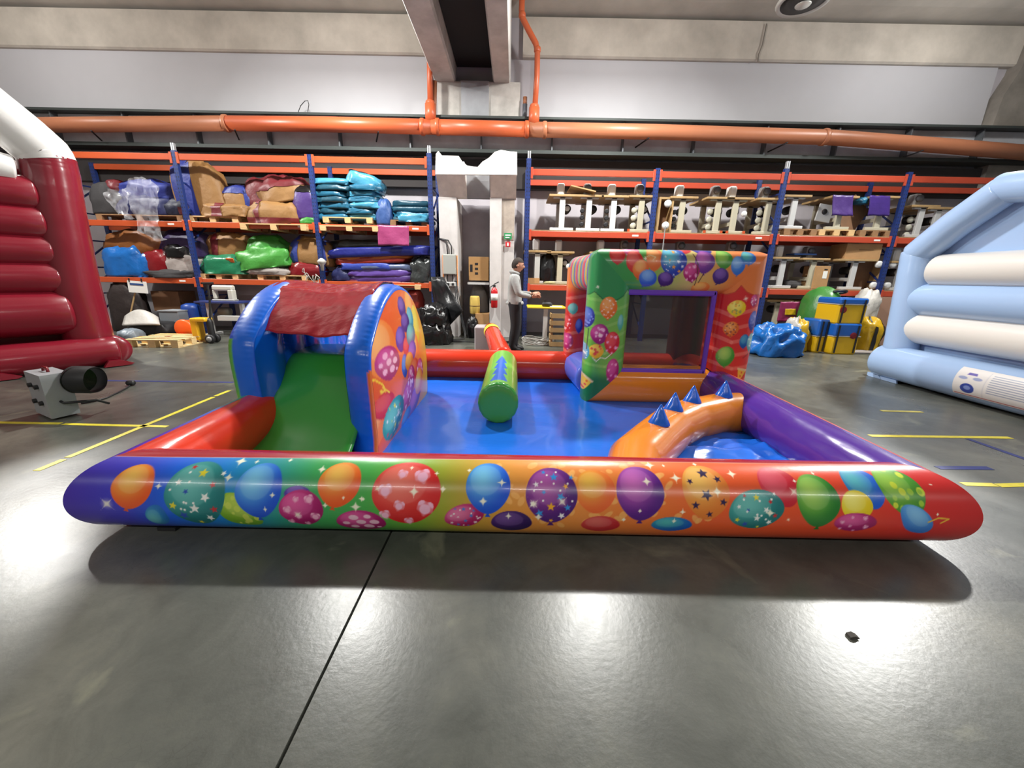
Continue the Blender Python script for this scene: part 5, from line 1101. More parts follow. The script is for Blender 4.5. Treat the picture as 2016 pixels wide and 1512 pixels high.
fb_(1778, 970, 41, 50, (140, 196, 56), (70, 146, 48), .3, ('dots', [(206, 224, 66), (160, 206, 60)]), 25); fb_(1684, 1030, 42, 20, MG1, MG2, 0, ('hearts', [(246, 180, 210)]), 26, False); fb_(1805, 1026, 42, 24, (120, 190, 240), (50, 120, 210), -.7, None, 27, False)
for x, y, r, rot in ((210, 992, 30, .75), (312, 957, 9, 0), (475, 908, 16, 0), (506, 909, 7, 0), (572, 906, 8, 0), (450, 940, 12, 0), (634, 924, 12, 0), (536, 975, 8, 0), (522, 1003, 7, 0), (586, 1013, 20, .7), (640, 995, 8, 0), (700, 998, 14, 0), (676, 980, 6, 0), (715, 983, 6, 0), (743, 962, 14, .6), (811, 921, 7, 0), (815, 968, 14, 0), (712, 982, 8, 0), (872, 963, 10, 0), (860, 932, 6, 0), (924, 926, 7, 0), (988, 950, 10, 0), (951, 987, 12, 0), (1051, 992, 24, .75), (1107, 988, 24, .75), (1060, 1018, 12, 0), (1273, 948, 12, 0), (1278, 916, 14, 0), (1306, 917, 6, 0), (1330, 941, 13, 0), (1344, 1008, 8, 0), (1228, 1023, 8, 0), (1260, 1006, 7, 0), (1367, 914, 8, 0), (1440, 933, 13, 0), (1412, 968, 13, 0), (1563, 968, 22, .75), (1552, 1023, 10, .6), (1516, 1010, 12, 0), (1564, 947, 6, 0), (1600, 932, 6, 0), (1832, 954, 4, 0), (1846, 1013, 5, 0), (1001, 1016, 9, 0), (1327, 1026, 8, 0)):
    a, v = pp_(x, y); s = abs(pp_(x + r, y)[0] - a); pt.sparkle(a, v, s * 1.25, rot=rot)
pt.line([pp_(1828, 1028), pp_(1848, 1020), pp_(1868, 1022), pp_(1852, 1030)], .004, (236, 190, 60))
sv = np.interp(pt.u, [-1.9, 0, 2.1], seam) * RHO                         # red behind the crest seam
pt.fill(np.clip((pt.v - sv) / .004 + .5, 0, 1), (160, 26, 40)); pt.fill(np.clip(1 - np.abs(pt.v - sv) / .006, 0, 1) * .6, (236, 226, 210))
hang_on(grid_mesh('front_tube', P, vin, None, pt.linear()), pen)
P = mitred((LX, FY0, RHO), (RX, FY0, RHO), mFL, mFR, RHO, RHO, (0, -1, 0), (0, 0, 1), 60, np.linspace(math.radians(96), math.radians(278), 24))
hang_on(grid_mesh('front_tube_inner', P, red_p), pen)
def side(x, xb, y0, y1, out, m0, m1, colf, seam_ph, inner, nm, nu=160):
    P = plan_round(mitred((x, y0, RHO), (xb, y1, RHO), m0, m1, RHO, RHO, (out, 0, 0), (0, 0, 1), nu, np.linspace(-math.pi / 2, seam_ph, 40)))
    q = Paint(P[:, :, 1], P[:, :, 2], .004); q.ramp(q.u, colf); hang_on(grid_mesh(nm, P, vin, None, q.linear()), pen)
    P = mitred((x, y0, RHO), (xb, y1, RHO), m0, m1, RHO, RHO, (out, 0, 0), (0, 0, 1), 80, np.linspace(seam_ph, math.pi * 1.5, 40)); 
    for i in range(P.shape[0]):
        for j in range(P.shape[1]): P[i, j, 2] += .004 * fb((P[i, j, 1] * 4, j * .5, 0), 3) * math.sin(math.pi * min(1, j / 30)); P[i, j, 0] += .004 * fb((P[i, j, 1] * 9, j * .3, 1), 4)
    hang_on(grid_mesh(nm + '_inner', P, inner), pen)
side(LX, LXB, FY0, BY0, -1, mFL, mBL, [(1.8, (82, 50, 172)), (2.3, (84, 62, 196)), (2.6, (60, 110, 220)), (2.9, (60, 170, 150)), (3.2, (90, 184, 80)), (5.4, (120, 190, 70))], math.radians(84), ored, 'left_tube')
side(RX, RXB, FY0, BY0, 1, mFR, mBR, [(1.8, (206, 46, 42)), (3, (228, 80, 44)), (4.2, (232, 92, 46)), (5.4, (226, 60, 44))], math.radians(80), purp, 'right_tube')
P = mitred((LXB, BY0, RHO * .96), (RXB, BY0, RHO * .96), mBL, mBR, RHO * .96, RHO * .96, (0, 1, 0), (0, 0, 1), 60, np.linspace(-math.pi / 2, math.pi * 1.5, 41))
hang_on(grid_mesh('back_tube', P, ored), pen)
n1, n2 = 110, 90; P = np.zeros((n1, n2, 3))
for i in range(n1):
    for j in range(n2):
        x = LX + (RX - LX) * i / (n1 - 1); y = FY0 + (BY0 - FY0) * j / (n2 - 1); z = .03 + .006 * fb((x * 1.2, y * 3, 0), 2) + .004 * fb((x * 5, y * 6, 0), 5)
        k = max(0, min(1, (x - 1.1) * 2)) * max(0, min(1, (3.5 - y) * 2)); z += k * (.05 + .06 * fb((x * 4, y * 4, 0), 8) + .035 * (1 - 3 * abs(fb((x * 3, y * 5, 2), 9))))
        P[i, j] = (x, y, z)
hang_on(grid_mesh('floor_sheet', P, sheet_b), pen)
dv_ = puff_tube('divider_tube', [(.72, 2.05, .185), (.86, 2.42, .187), (1.12, 2.76, .188), (1.36, 3.06, .188), (1.63, 3.29, .188), (1.98, 3.47, .188), (2.38, 3.55, .188)], [.172, .188, .19, .19, .19, .19, .19], ora, None, n=32, seg=6, caps=False, wob=.006); hang_on(dv_, pen)
for (x, y) in ((1.105, 2.70), (1.345, 3.03), (1.60, 3.255), (1.985, 3.45)):
    c = B().lathe([(.082, -.012), (.08, 0), (.055, .045), (.028, .095), (.006, .135), (.001, .138)], 14, (0, 0, 0)).build('spike', spike_b, dv_, True); c.location = (x, y, .372); c.scale = (1, .8, 1.05)
# air sleeve to its blower
e0, e1 = Vector((-.13, 5.42, .26)), at(967, 650, 7.35)
sl = puff_tube('air_sleeve', [e0, e0.lerp(e1, .5), e1], [.165, .15, .14], ored, None, n=24, wob=.03, caps=False); hang_on(sl, pen)
q0 = e0.lerp(e1, .83); q1 = e0.lerp(e1, .93); hang_on(B().tube([q0, q1], .152, 24, False).build('sleeve_band', M('band_yellow', (232, 196, 60), .5), None, True), pen)
bx = thing('air_blower', 'small pale blower box at the end of the orange air sleeve', 'blower', (at(953, 682, 7.5).x, 7.62, 0)); box('housing', (0, 0, .24), (.36, .42, .46), M('blower_pale', (172, 166, 168), .55), bx, .02); box('foot', (0, 0, .01), (.38, .44, .02), dk, bx)
p = atz(328, 1046); at_ = box('anchor_tab', (p.x, p.y + .06, .012), (.1, .12, .02), dk); hang_on(at_, pen)
# ------------------------------------------------------------------ slide
SH = .3
def shx(x, y): return y - (x + 1.16) * SH
sld = thing('inflatable_slide', 'inflatable slide with two blue arches, a red roof sheet and green slope', 'inflatable slide', (-1.65, 3.7, 0))
prof = [(2.80, .02), (2.78, .2), (2.77, .45), (2.76, .7), (2.79, .86), (2.9, .98), (3.05, 1.1), (3.25, 1.21), (3.5, 1.28), (3.8, 1.26), (4.05, 1.16), (4.3, .96), (4.48, .73), (4.57, .45), (4.56, .2), (4.5, .02), (4.1, .01), (3.65, .01), (3.2, .01)]
def smooth_loop(pts, n):
    pts = np.array(pts); m = len(pts); out = []
    for k in range(n):
        t = k / n * m; i = int(t); f = t - i; a, b, c, dd = (pts[(i + q) % m] for q in (-1, 0, 1, 2))
        out.append(.5 * (2 * b + (c - a) * f + (2 * a - 5 * b + 4 * c - dd) * f * f + (-a + 3 * b - 3 * c + dd) * f ** 3))
    return np.array(out)
ol = smooth_loop(prof, 240); cen = np.array((3.65, .56))
def arch(x_out, x_in, painter, nm, yoff=0.0):
    sgn = 1 if x_out > x_in else -1; nr, nt = 70, len(ol)
    P = np.zeros((nr, nt, 3))
    for i in range(nr):
        r = i / (nr - 1)
        yz = cen + (ol - cen) * r * .985
        P[i, :, 0] = x_out + sgn * .05 * (1 - r ** 3); P[i, :, 1] = yz[:, 0]; P[i, :, 2] = yz[:, 1]
    q = painter(P[:, :, 1], P[:, :, 2]); P[:, :, 1] = P[:, :, 1] - (P[:, :, 0] + 1.16) * SH + yoff
    o = grid_mesh(nm + '_face', P, vin, None, q.linear(), True); hang_on(o, sld)
    K = 17; P = np.zeros((K, nt, 3))
    nr_ = ol - cen; nr_ = nr_ / np.linalg.norm(nr_, axis=1)[:, None]
    for i in range(K):
        a = math.pi * i / (K - 1); P[i, :, 0] = (x_out + x_in) / 2 + (x_out - x_in) / 2 * math.cos(a)
        rr3 = 1 + .0 * a; cr = .05 * math.sin(a)
        yz = ol * 1.0 + nr_ * (cr - .01) + nr_ * (.0016 * np.sin(np.arange(nt) * 1.9) * math.sin(2 * a) ** 2)[:, None]; P[i, :, 1] = yz[:, 0]; P[i, :, 2] = np.maximum(yz[:, 1], .004)
    P[:, :, 1] = P[:, :, 1] - (P[:, :, 0] + 1.16) * SH + yoff
    ac = np.repeat((np.arange(K) / (K - 1))[:, None], nt, 1); q = Paint(ac, P[:, :, 2], .02); q.fill(np.ones(q.u.size), (18, 104, 222))
    if sgn < 0: q.fill(((q.v < .88) & (q.u < .33)) * 1.0, (92, 186, 74))
    else: q.fill((((q.v < .72) & (q.u < .2)) | ((P[:, :, 1].ravel() > 4.0) & (q.u < .45))) * 1.0, (228, 120, 50))
    hang_on(grid_mesh(nm + '_rim', P, vin, None, q.linear(), True), sld)
    P = np.zeros((30, nt, 3))
    for i in range(30):
        r = i / 29; yz = cen + (ol - cen) * r
        P[i, :, 0] = x_in - sgn * (.015 + .05 * np.abs(np.sin((yz[:, 0] - 2.78) * math.pi / .36)) ** .6) * min(1, (1 - r) * 5); P[i, :, 1] = yz[:, 0]; P[i, :, 2] = yz[:, 1]
    P[:, :, 1] = P[:, :, 1] - (P[:, :, 0] + 1.16) * SH + yoff
    hang_on(grid_mesh(nm + '_inner', P, blu, None, None, True), sld)
XO, XI = -1.03, -1.25
def yzp(x, y): p = atx(x, y, XO + .03); return p.y + (p.x + 1.16) * SH, p.z
def paint_right(Y_, Z_):
    q = Paint(Y_, Z_, .005); q.ramp(q.u, [(2.7, (226, 86, 40)), (3.3, (234, 100, 44)), (3.9, (230, 120, 50)), (4.3, (226, 168, 50)), (4.6, (222, 190, 50))])
    def bl(cx, cy, rx, ry, c1, c2, rot=0.0, pat=None, seed=0, kn=False):
        a, b = yzp(cx - rx, cy), yzp(cx + rx, cy); c, e = yzp(cx, cy - ry), yzp(cx, cy + ry); q.balloon((a[0] + b[0]) / 2, (c[1] + e[1]) / 2, abs(b[0] - a[0]) / 2, abs(c[1] - e[1]) / 2, c1, c2, rot, pat, seed, kn)
    for (cx, cy, rx, ry) in ((752, 690, 26, 60), (744, 840, 18, 50)): bl(cx, cy, rx, ry, (244, 170, 90), (238, 120, 50), 0, None, 0)
    bl(808, 610, 9, 40, (240, 170, 70), (226, 120, 40)); bl(818, 640, 8, 40, (236, 210, 60), (214, 180, 40)); bl(812, 690, 10, 36, (250, 200, 90), (230, 120, 60)); bl(806, 630, 7, 26, (110, 190, 200), (40, 140, 170))
    bl(792, 605, 7, 22, (110, 70, 170), (66, 28, 120)); bl(796, 635, 8, 20, (110, 70, 170), (66, 28, 120)); bl(786, 668, 9, 26, (120, 90, 200), (70, 40, 140)); bl(797, 682, 7, 20, (226, 80, 80), (190, 30, 60)); bl(806, 660, 9, 24, (110, 196, 190), (30, 110, 140)); bl(808, 690, 8, 20, (120, 90, 200), (60, 60, 160))
    bl(793, 720, 6, 24, (70, 130, 220), (30, 70, 180)); bl(802, 712, 8, 20, (246, 180, 70), (230, 120, 40)); bl(812, 726, 9, 22, (240, 120, 60), (210, 40, 40)); bl(824, 730, 7, 26, MG1, MG2, 0, ('dots', [(250, 200, 220)]), 3); bl(806, 738, 7, 20, MG1, MG2, 0, ('dots', [(250, 200, 220)]), 4)
    bl(763, 716, 21, 35, (206, 60, 140), (168, 22, 104), -.1, ('bigdots', [(244, 176, 206)]), 5); bl(758, 800, 18, 26, (224, 70, 60), (200, 34, 44)); bl(800, 776, 14, 26, MG1, MG2, .3, ('dots', [(250, 210, 226)]), 6); bl(816, 790, 12, 30, (190, 90, 190), (90, 40, 150), .2)
    bl(822, 750, 8, 26, (246, 200, 80), (230, 120, 50), .3); bl(802, 822, 9, 20, (60, 150, 220), (30, 90, 190), .2); bl(775, 824, 20, 40, TE1, TE2, .2, ('stars', [(236, 220, 50), (245, 245, 240), (206, 44, 50)]), 7)
    q.line([yzp(x, y) for x, y in ((735, 752), (745, 750), (756, 758), (760, 770), (752, 774), (756, 764), (766, 772))], .008, (246, 206, 60))
    return q
def paint_left(Y_, Z_):
    q = Paint(Y_, Z_, .005); q.ramp(q.v, [(0, (96, 190, 70)), (.5, (90, 184, 74)), (1.2, (70, 170, 70))])
    for k in range(6): q.oval(2.9 + k * .3, .3 + .13 * (k * 2 % 5), .12, .15, [(226, 60, 60), (60, 130, 220), (240, 160, 60)][k % 3])
    q.sparkle(2.9, .62, .12); return q
arch(XO, XI, paint_right, 'right_arch'); arch(-2.33, -2.06, paint_left, 'left_arch', -.02)
n1, n2 = 26, 60; P = np.zeros((n1, n2, 3))
sp_ = [(2.3, .05), (2.5, .09), (2.7, .22), (2.95, .48), (3.12, .64), (3.2, .69), (3.3, .7), (3.7, .7), (3.9, .62), (4.4, .05)]
ds_ = np.linspace(0, 1, len(sp_)); sy_ = np.interp(np.linspace(0, 1, n2), ds_, [a for a, _ in sp_]); sz_ = np.interp(np.linspace(0, 1, n2), ds_, [b for _, b in sp_])
for _ in range(2): sy_[1:-1] = (sy_[:-2] + 2 * sy_[1:-1] + sy_[2:]) / 4; sz_[1:-1] = (sz_[:-2] + 2 * sz_[1:-1] + sz_[2:]) / 4
for i in range(n1):
    u = i / (n1 - 1); x = -2.05 + .87 * u
    for j in range(n2): P[i, j] = (x, shx(x, sy_[j]) if sy_[j] > 2.6 else sy_[j] + (shx(x, 2.6) - 2.6) * max(0, (sy_[j] - 2.3) / .3), sz_[j] + .025 * math.sin(math.pi * u) - .03 * (u in (0, 1)) + .006 * fb((x * 4, sy_[j] * 4, 0), 3))
o = grid_mesh('slope', P, grn); o.modifiers.new('thickness', 'SOLIDIFY').thickness = .02; hang_on(o, sld)
rp = [(2.9, .94), (3.0, 1.045), (3.12, 1.15), (3.3, 1.26), (3.52, 1.325), (3.8, 1.31), (4.08, 1.2)]
n1, n2 = 60, 46; P = np.zeros((n1, n2, 3)); tt = np.linspace(0, 1, len(rp))
for j in range(n2):
    y = np.interp(j / (n2 - 1), tt, [a for a, _ in rp]); z = np.interp(j / (n2 - 1), tt, [b for _, b in rp])
    for i in range(n1):
        u = i / (n1 - 1); x = -2.205 + 1.045 * u; sag = .045 * math.sin(math.pi * u) ** .8
        P[i, j] = (x, shx(x, y), z - sag * .8 + .012 * fb((x * 5, y * 7, 0), 2) + .008 * fb((x * 12, y * 9, 2), 6) + .02)
o = grid_mesh('roof_sheet', P, red_r); o.modifiers.new('thickness', 'SOLIDIFY').thickness = .006; hang_on(o, sld)
# ------------------------------------------------------------------ striped log
lg = thing('inflatable_log', 'green inflatable log with a blue fir tree print lying on the pen floor', 'inflatable log', (-.13, 4.35, .035))
nu_, nv_ = 90, 120; P = np.zeros((nu_ + 12, nv_, 3)); y0_, y1_, r_ = -.86, .82, .2
for i in range(nu_ + 12):
    for j in range(nv_):
        a = 2 * math.pi * j / nv_
        if i < 12:
            t = i / 11; rr4 = r_ * math.sin(t * math.pi / 2) ** .55 if t > 0 else .002; y = y0_ - .0 + .05 * (t ** 3) - .02; rr4 *= 1 - .01 * math.sin(a * 17)
        else: y = y0_ + .03 + (y1_ - y0_ - .03) * (i - 12) / (nu_ - 1); rr4 = r_ * (1.0 + .0 * a)
        P[i, j] = (rr4 * math.sin(a) * .97, y, r_ + rr4 * math.cos(a) * 1.03)
ang_ = np.arctan2(P[:, :, 0], P[:, :, 2] - r_); q = Paint(ang_ * r_, P[:, :, 1], .005)
q.fill(np.ones(q.u.size), (116, 190, 74)); q.fill(np.clip((np.abs(ang_.ravel()) - 1.0) * 3, 0, 1), (150, 150, 70)); q.fill(np.clip((np.abs(ang_.ravel()) - 1.9) * 4, 0, 1), (80, 160, 70)); q.fill((P[:, :, 1].ravel() < y0_ + .045) * 1.0, (62, 158, 66))  # yellow-brown reflection on the log's sides painted into the vertex colour
for k in range(4):
    b0 = y0_ + .12 + k * .26; wd = .086 - k * .006; q.poly([(-wd, b0), (wd, b0), (.03, b0 + .29), (-.03, b0 + .29)] if k < 3 else [(-wd, b0), (wd, b0), (0, b0 + .4)], (24, 100, 212))
grid_mesh('log_body', P, vin, lg, q.linear(), True)
# ------------------------------------------------------------------ window house
hs = thing('inflatable_window_house', 'inflatable frame house with balloon-printed posts and a dark mesh window', 'inflatable house', (1.74, 4.85, .03))
def hp(x, y, Y=4.2): p = at(x, y, Y); return p.x, p.z
HX0, HX1, HZ0, HZ1, HY = 1.05, 2.46, .215, 1.49, 4.42
def paint_house(X_, Z_, which):
    q = Paint(X_, Z_, .005)
    if which == 'left':
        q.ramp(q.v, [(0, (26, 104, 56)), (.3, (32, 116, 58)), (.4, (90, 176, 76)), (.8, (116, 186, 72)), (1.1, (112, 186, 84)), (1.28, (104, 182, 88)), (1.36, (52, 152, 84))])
        for k in range(7): q.line([hp(1140, 560 + k * 26), hp(1190, 566 + k * 26), hp(1240, 548 + k * 26)], .016, (150, 206, 110), .55)
        q.poly([hp(1140, 470), hp(1250, 470), hp(1250, 588), hp(1237, 570), hp(1228, 584), hp(1215, 592), hp(1200, 594), hp(1186, 590), hp(1172, 574), hp(1160, 584), hp(1140, 586)], (46, 148, 82))
        q.line([hp(1160, 584), hp(1172, 574), hp(1186, 588), hp(1200, 593), hp(1215, 590), hp(1228, 582), hp(1237, 570)], .004, (24, 96, 52))
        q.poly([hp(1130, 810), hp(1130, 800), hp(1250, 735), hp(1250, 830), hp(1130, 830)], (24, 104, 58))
        L_ = [(1157, 591, 6, 11, MG1, MG2, ('dots', [(250, 210, 226)])), (1198, 606, 17, 22, (248, 170, 80), (226, 110, 40), ('stars', [(250, 236, 214)])), (1161, 626, 11, 20, (90, 130, 220), (20, 40, 150), ('dots', [(130, 150, 226)])), (1181, 658, 17, 20, (206, 70, 150), (140, 20, 110), ('dots', [(246, 190, 220)])), (1205, 675, 15, 22, (226, 66, 66), (196, 26, 44), ('hearts', [(247, 186, 212)])), (1174, 692, 14, 14, (246, 216, 80), (232, 180, 40), ('dots', [(220, 80, 70)])), (1153, 696, 9, 18, (150, 214, 230), (60, 150, 200), ('dots', [(240, 250, 250)])), (1206, 730, 13, 24, (206, 60, 140), (168, 22, 104), ('hearts', [(247, 186, 212)])), (1222, 635, 6, 16, (120, 200, 190), (70, 170, 150), None)]
        cone = ((1148, 776), (1152, 742), (1166, 752))
    else:
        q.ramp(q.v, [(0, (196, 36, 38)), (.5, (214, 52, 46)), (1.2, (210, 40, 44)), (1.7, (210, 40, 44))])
        for k in range(6): q.line([hp(1400, 600 + k * 28), hp(1440, 622 + k * 26), hp(1500, 606 + k * 28)], .02, (240, 150, 130), .55)
        q.poly([hp(1390, 470), hp(1530, 470), hp(1530, 580), hp(1496, 580), hp(1484, 582), hp(1470, 576), hp(1459, 562), hp(1448, 576), hp(1434, 581), hp(1418, 576), hp(1390, 560)], (230, 128, 62))
        q.line([hp(1418, 576), hp(1434, 580), hp(1448, 575), hp(1459, 562), hp(1470, 575), hp(1484, 581), hp(1496, 579)], .004, (190, 60, 40))
        L_ = [(1451, 607, 17, 16, (252, 240, 110), (232, 206, 30), ('dots', [(160, 170, 90), (240, 190, 70)])), (1485, 592, 8, 12, MG1, MG2, ('dots', [(250, 210, 226)])), (1440, 648, 14, 15, (244, 160, 70), (222, 110, 40), ('stars', [(110, 40, 60)])), (1484, 632, 10, 20, (90, 120, 220), (30, 40, 150), ('dots', [(140, 150, 226)])), (1465, 672, 10, 14, (60, 160, 200), (10, 80, 170), None), (1480, 674, 9, 18, (150, 214, 216), (70, 160, 170), ('dots', [(240, 250, 250)])), (1429, 702, 16, 20, (166, 220, 84), (60, 150, 50), None)]
        cone = ((1450, 756), (1453, 726), (1472, 730))
    for k, (cx, cy, rx, ry, c1, c2, pa) in enumerate(L_):
        a, b = hp(cx - rx, cy), hp(cx + rx, cy); c, e = hp(cx, cy - ry), hp(cx, cy + ry); q.balloon((a[0] + b[0]) / 2, (c[1] + e[1]) / 2, abs(b[0] - a[0]) / 2, abs(c[1] - e[1]) / 2, c1, c2, 0, pa, k + 40)
    if which == 'left':
        q.line([hp(1162, 648), hp(1158, 690)], .003, (40, 60, 60)); q.line([hp(x, y) for x, y in ((1167, 705), (1174, 712), (1182, 704), (1192, 706), (1204, 696))], .004, (246, 240, 226)); q.sparkle(*hp(1178, 565), .06, rot=.4); q.sparkle(*hp(1181, 660), .08, rot=.3)
    else: q.line([hp(1478, 695), hp(1462, 705)], .003, (60, 40, 40)); q.sparkle(*hp(1468, 588), .09, rot=.3)
    q.poly([hp(*cone[0]), hp(*cone[1]), hp(*cone[2])], (236, 190, 60)); q.line([hp(*cone[1]), hp(*cone[2])], .012, (226, 196, 150))
    for f in (.3, .55, .8): a = [cone[0][i] * (1 - f) + (cone[1][i] + cone[2][i]) / 2 * f for i in (0, 1)]; q.oval(*hp(*a), .01, .012, (220, 70, 50))
    return q
def paint_beam(X_, Z_):
    q = Paint(X_, Z_, .005); q.ramp(q.u, [(hp(1160, 530)[0], (50, 150, 84)), (hp(1245, 530)[0], (62, 160, 76)), (hp(1300, 530)[0], (150, 186, 90)), (hp(1360, 530)[0], (206, 190, 116)), (hp(1420, 530)[0], (226, 160, 80)), (hp(1450, 530)[0], (230, 128, 62)), (hp(1520, 530)[0], (230, 122, 58))])
    for k, (cx, cy, rx, ry, c1, c2, rot, pa) in enumerate([(1217, 502, 16, 18, (226, 66, 60), (200, 30, 40), 0, None), (1247, 492, 16, 14, MG1, MG2, 0, ('hearts', [(247, 186, 212)])), (1250, 515, 17, 24, (236, 90, 80), (206, 40, 40), .2, None), (1290, 508, 17, 26, (246, 160, 80), (226, 110, 50), 0, None), (1350, 490, 20, 10, (226, 60, 60), (196, 30, 40), 0, None), (1392, 490, 20, 12, (70, 80, 180), (40, 40, 140), 0, None), (1388, 516, 20, 23, (190, 90, 180), (96, 40, 140), 0, None), (1261, 530, 16, 19, (250, 180, 90), (230, 100, 40), -.2, None), (1327, 514, 26, 30, (90, 200, 216), (24, 50, 170), .1, ('stars', [(240, 160, 60), (230, 240, 250), (90, 90, 180)])), (1381, 567, 18, 12, (246, 190, 80), (230, 120, 50), 0, None), (1361, 536, 16, 19, (214, 60, 140), (160, 20, 100), .2, ('hearts', [(247, 186, 212)])), (1427, 510, 17, 20, (150, 206, 70), (60, 140, 50), .1, None), (1453, 523, 14, 19, (120, 180, 240), (40, 110, 210), 0, None), (1476, 508, 15, 14, (70, 180, 170), (20, 100, 200), 0, None), (1275, 548, 18, 17, (120, 180, 240), (30, 90, 200), -.4, None), (1310, 550, 16, 14, (110, 70, 170), (50, 20, 100), -.4, None), (1418, 544, 16, 16, (110, 70, 170), (60, 30, 110), -.3, None)]):
        a, b = hp(cx - rx, cy), hp(cx + rx, cy); c, e = hp(cx, cy - ry), hp(cx, cy + ry); q.balloon((a[0] + b[0]) / 2, (c[1] + e[1]) / 2, abs(b[0] - a[0]) / 2, abs(c[1] - e[1]) / 2, c1, c2, rot, pa, k + 60)
    q.line([hp(1368, 500), hp(1374, 520), hp(1372, 545), hp(1368, 562)], .004, (70, 40, 40)); q.line([hp(1384, 540), hp(1375, 556)], .004, (70, 40, 40)); q.line([hp(x, y) for x, y in ((1270, 508), (1282, 502), (1292, 506), (1286, 512))], .004, (246, 230, 180)); q.sparkle(*hp(1271, 509), .035)
    return q
def rounded(P, rad=.2, k=1.0):
    for cx, cz, sx, sz in ((HX0 - .225 + rad, HZ1 + .225 - rad, -1, 1), (HX1 + .225 - rad, HZ1 + .225 - rad, 1, 1)):
        dx = (P[:, :, 0] - cx) * sx; dz = (P[:, :, 2] - cz) * sz; m = (dx > 0) & (dz > 0); r = np.hypot(dx, dz); f = np.where(m & (r > rad * k), rad * k / np.maximum(r, 1e-6), 1.0)
        P[:, :, 0] = np.where(m, cx + sx * dx * f, P[:, :, 0]); P[:, :, 2] = np.where(m, cz + sz * dz * f, P[:, :, 2])
    return P
SE = 3.0
_a = np.linspace(0, 2 * math.pi, 6001); _x = np.sign(np.cos(_a)) * np.abs(np.cos(_a)) ** (2 / SE); _y = np.sign(np.sin(_a)) * np.abs(np.sin(_a)) ** (2 / SE)
_s = np.concatenate([[0], np.cumsum(np.hypot(np.diff(_x), np.diff(_y)))]); PH2 = np.interp(np.linspace(0, _s[-1], 157)[:-1], _s, _a)
Pl = rounded(mitred((HX0, HY, HZ0), (HX0, HY, HZ1), (1, 0, -1), (1, 0, 1), .225, .225, (-1, 0, 0), (0, -1, 0), 170, PH2, SE), .13)
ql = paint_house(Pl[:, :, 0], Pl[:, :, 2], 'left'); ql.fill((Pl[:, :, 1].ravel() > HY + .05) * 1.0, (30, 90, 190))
Pr = rounded(mitred((HX1, HY, HZ0), (HX1, HY, HZ1), (1, 0, 1), (1, 0, -1), .225, .225, (1, 0, 0), (0, -1, 0), 170, PH2, SE), .1)
Pt = rounded(mitred((HX0, HY, HZ1), (HX1, HY, HZ1), (1, 0, 1), (1, 0, -1), .225, .225, (0, 0, 1), (0, -1, 0), 240, PH2, SE), .13)
Pb = mitred((HX0, HY, HZ0), (HX1, HY, HZ0), (1, 0, -1), (1, 0, 1), .21, .225, (0, 0, -1), (0, -1, 0), 60, PH2[::3], SE)
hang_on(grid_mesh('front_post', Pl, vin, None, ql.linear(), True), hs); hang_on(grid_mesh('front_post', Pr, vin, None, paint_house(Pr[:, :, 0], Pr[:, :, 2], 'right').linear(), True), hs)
hang_on(grid_mesh('front_beam', Pt, vin, None, paint_beam(Pt[:, :, 0], Pt[:, :, 2]).linear(), True), hs); hang_on(grid_mesh('front_sill', Pb, ora, None, None, True), hs)
BX0, BX1, BY_ = .93, 2.4, 5.33
def rear_post(x, col):
    P = mitred((x, BY_, .2), (x, BY_, HZ1 + .05), (0, 0, 1), (0, 0, 1), .215, .215, (-1, 0, 0), (0, -1, 0), 120, PH2, SE); q = Paint(P[:, :, 0], P[:, :, 2], .006); col(q); hang_on(grid_mesh('rear_post', P, vin, None, q.linear(), True), hs)
def cl_(q):
    q.ramp(q.v, [(0, (206, 44, 42)), (1.2, (214, 56, 48)), (1.3, (232, 130, 62)), (1.7, (232, 130, 62))]); g_ = lambda x, y: hp(x, y, 5.2)
    for k in range(4): q.line([g_(1105, 590 + k * 34), g_(1160, 580 + k * 34)], .02, (240, 150, 130), .6)
    for (cx, cy, rx, ry, c1, c2, pa) in ((1127, 607, 9, 11, (130, 200, 190), (70, 170, 160), None), (1116, 636, 8, 18, (226, 60, 60), (196, 30, 40), ('dots', [(250, 200, 210)])), (1117, 671, 10, 16, (206, 60, 140), (160, 20, 100), ('hearts', [(247, 186, 212)])), (1138, 640, 7, 14, (90, 130, 220), (30, 50, 160), None)):
        a, b = g_(cx - rx, cy), g_(cx + rx, cy); c, e = g_(cx, cy - ry), g_(cx, cy + ry); q.balloon((a[0] + b[0]) / 2, (c[1] + e[1]) / 2, abs(b[0] - a[0]) / 2, abs(c[1] - e[1]) / 2, c1, c2, 0, pa, 3)
rear_post(BX0, cl_); rear_post(BX1, lambda q: q.ramp(q.u, [(2.1, (70, 20, 24)), (2.35, (96, 28, 30)), (2.42, (24, 70, 36)), (2.5, (120, 56, 36)), (2.7, (130, 60, 38))]))
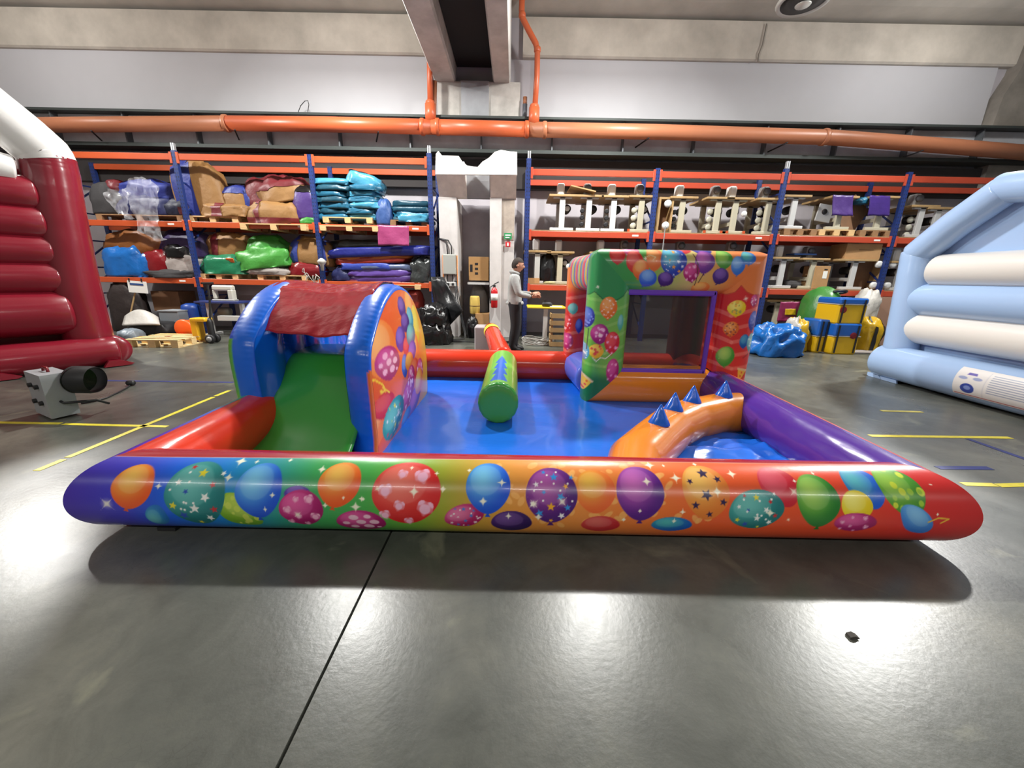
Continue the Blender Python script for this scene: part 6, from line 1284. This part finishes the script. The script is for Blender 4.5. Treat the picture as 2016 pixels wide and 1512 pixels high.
def along(x0, x1, stripes, nm):
    p0, p1 = Vector((x0, HY - .02, HZ1 - .01)), Vector((x1, BY_, HZ1 - .02)); P = mitred(p0, p1, (0, 1, 0), (0, 1, 0), .215, .215, (-1, 0, 0), (0, 0, 1), 160, PH2[::2], SE); q = Paint(P[:, :, 1], P[:, :, 2], .004)
    cs = [(226, 126, 62), (96, 170, 200), (120, 80, 170), (206, 70, 140), (230, 170, 70), (80, 160, 170), (210, 60, 60), (150, 190, 90)]; st_ = []
    for k in range(30): y = HY + k * .033; st_ += [(y, cs[k * 5 % 8]), (y + .028, cs[k * 5 % 8])]
    q.ramp(q.u, st_); hang_on(grid_mesh(nm, P, vin, None, q.linear(), True), hs)
along(HX0, BX0, True, 'side_beam'); along(HX1 - .01, BX1, True, 'side_beam')
P = mitred((BX0, BY_, HZ1 - .02), (BX1, BY_, HZ1 - .02), (1, 0, 0), (1, 0, 0), .2, .2, (0, 0, 1), (0, -1, 0), 30, PH2[::3], SE); hang_on(grid_mesh('rear_beam', P, ored, None, None, True), hs)
hang_on(puff_tube('side_sill', [(BX0 + .06, HY + .12, .235), (BX0 - .0, BY_ - .1, .235)], .225, pvc('pvc_periwinkle', (86, 110, 214)), None, n=28), hs); hang_on(puff_tube('side_sill', [(BX1, HY + .12, .235), (BX1, BY_ - .1, .235)], .22, ored, None, n=24), hs)
hang_on(puff_tube('rear_sill', [(BX0 + .1, BY_, .22), (BX1 - .1, BY_, .22)], .19, red_p, None, n=24), hs)
wf = hang_on(box('window_mesh', (1.695, 4.3, .83), (.96, .006, .9), dk), hs)
mm_ = bpy.data.materials.new('mesh_screen'); mm_.use_nodes = True; b_ = mm_.node_tree.nodes['Principled BSDF']; b_.inputs['Base Color'].default_value = (.035, .033, .03, 1); b_.inputs['Alpha'].default_value = .52; b_.inputs['Roughness'].default_value = .35; wf.data.materials[0] = mm_
wp = pvc('pvc_frame_purple', (108, 62, 186), bump=.4, bs=14, rough=.3)
for c, d3 in (((1.215, 4.275, .825), (.05, .05, .95)), ((2.17, 4.275, .825), (.05, .05, .95)), ((1.69, 4.275, 1.272), (.99, .05, .06)), ((1.69, 4.275, .385), (.99, .05, .085))): hang_on(box('window_border', c, d3, wp, None, .014), hs)
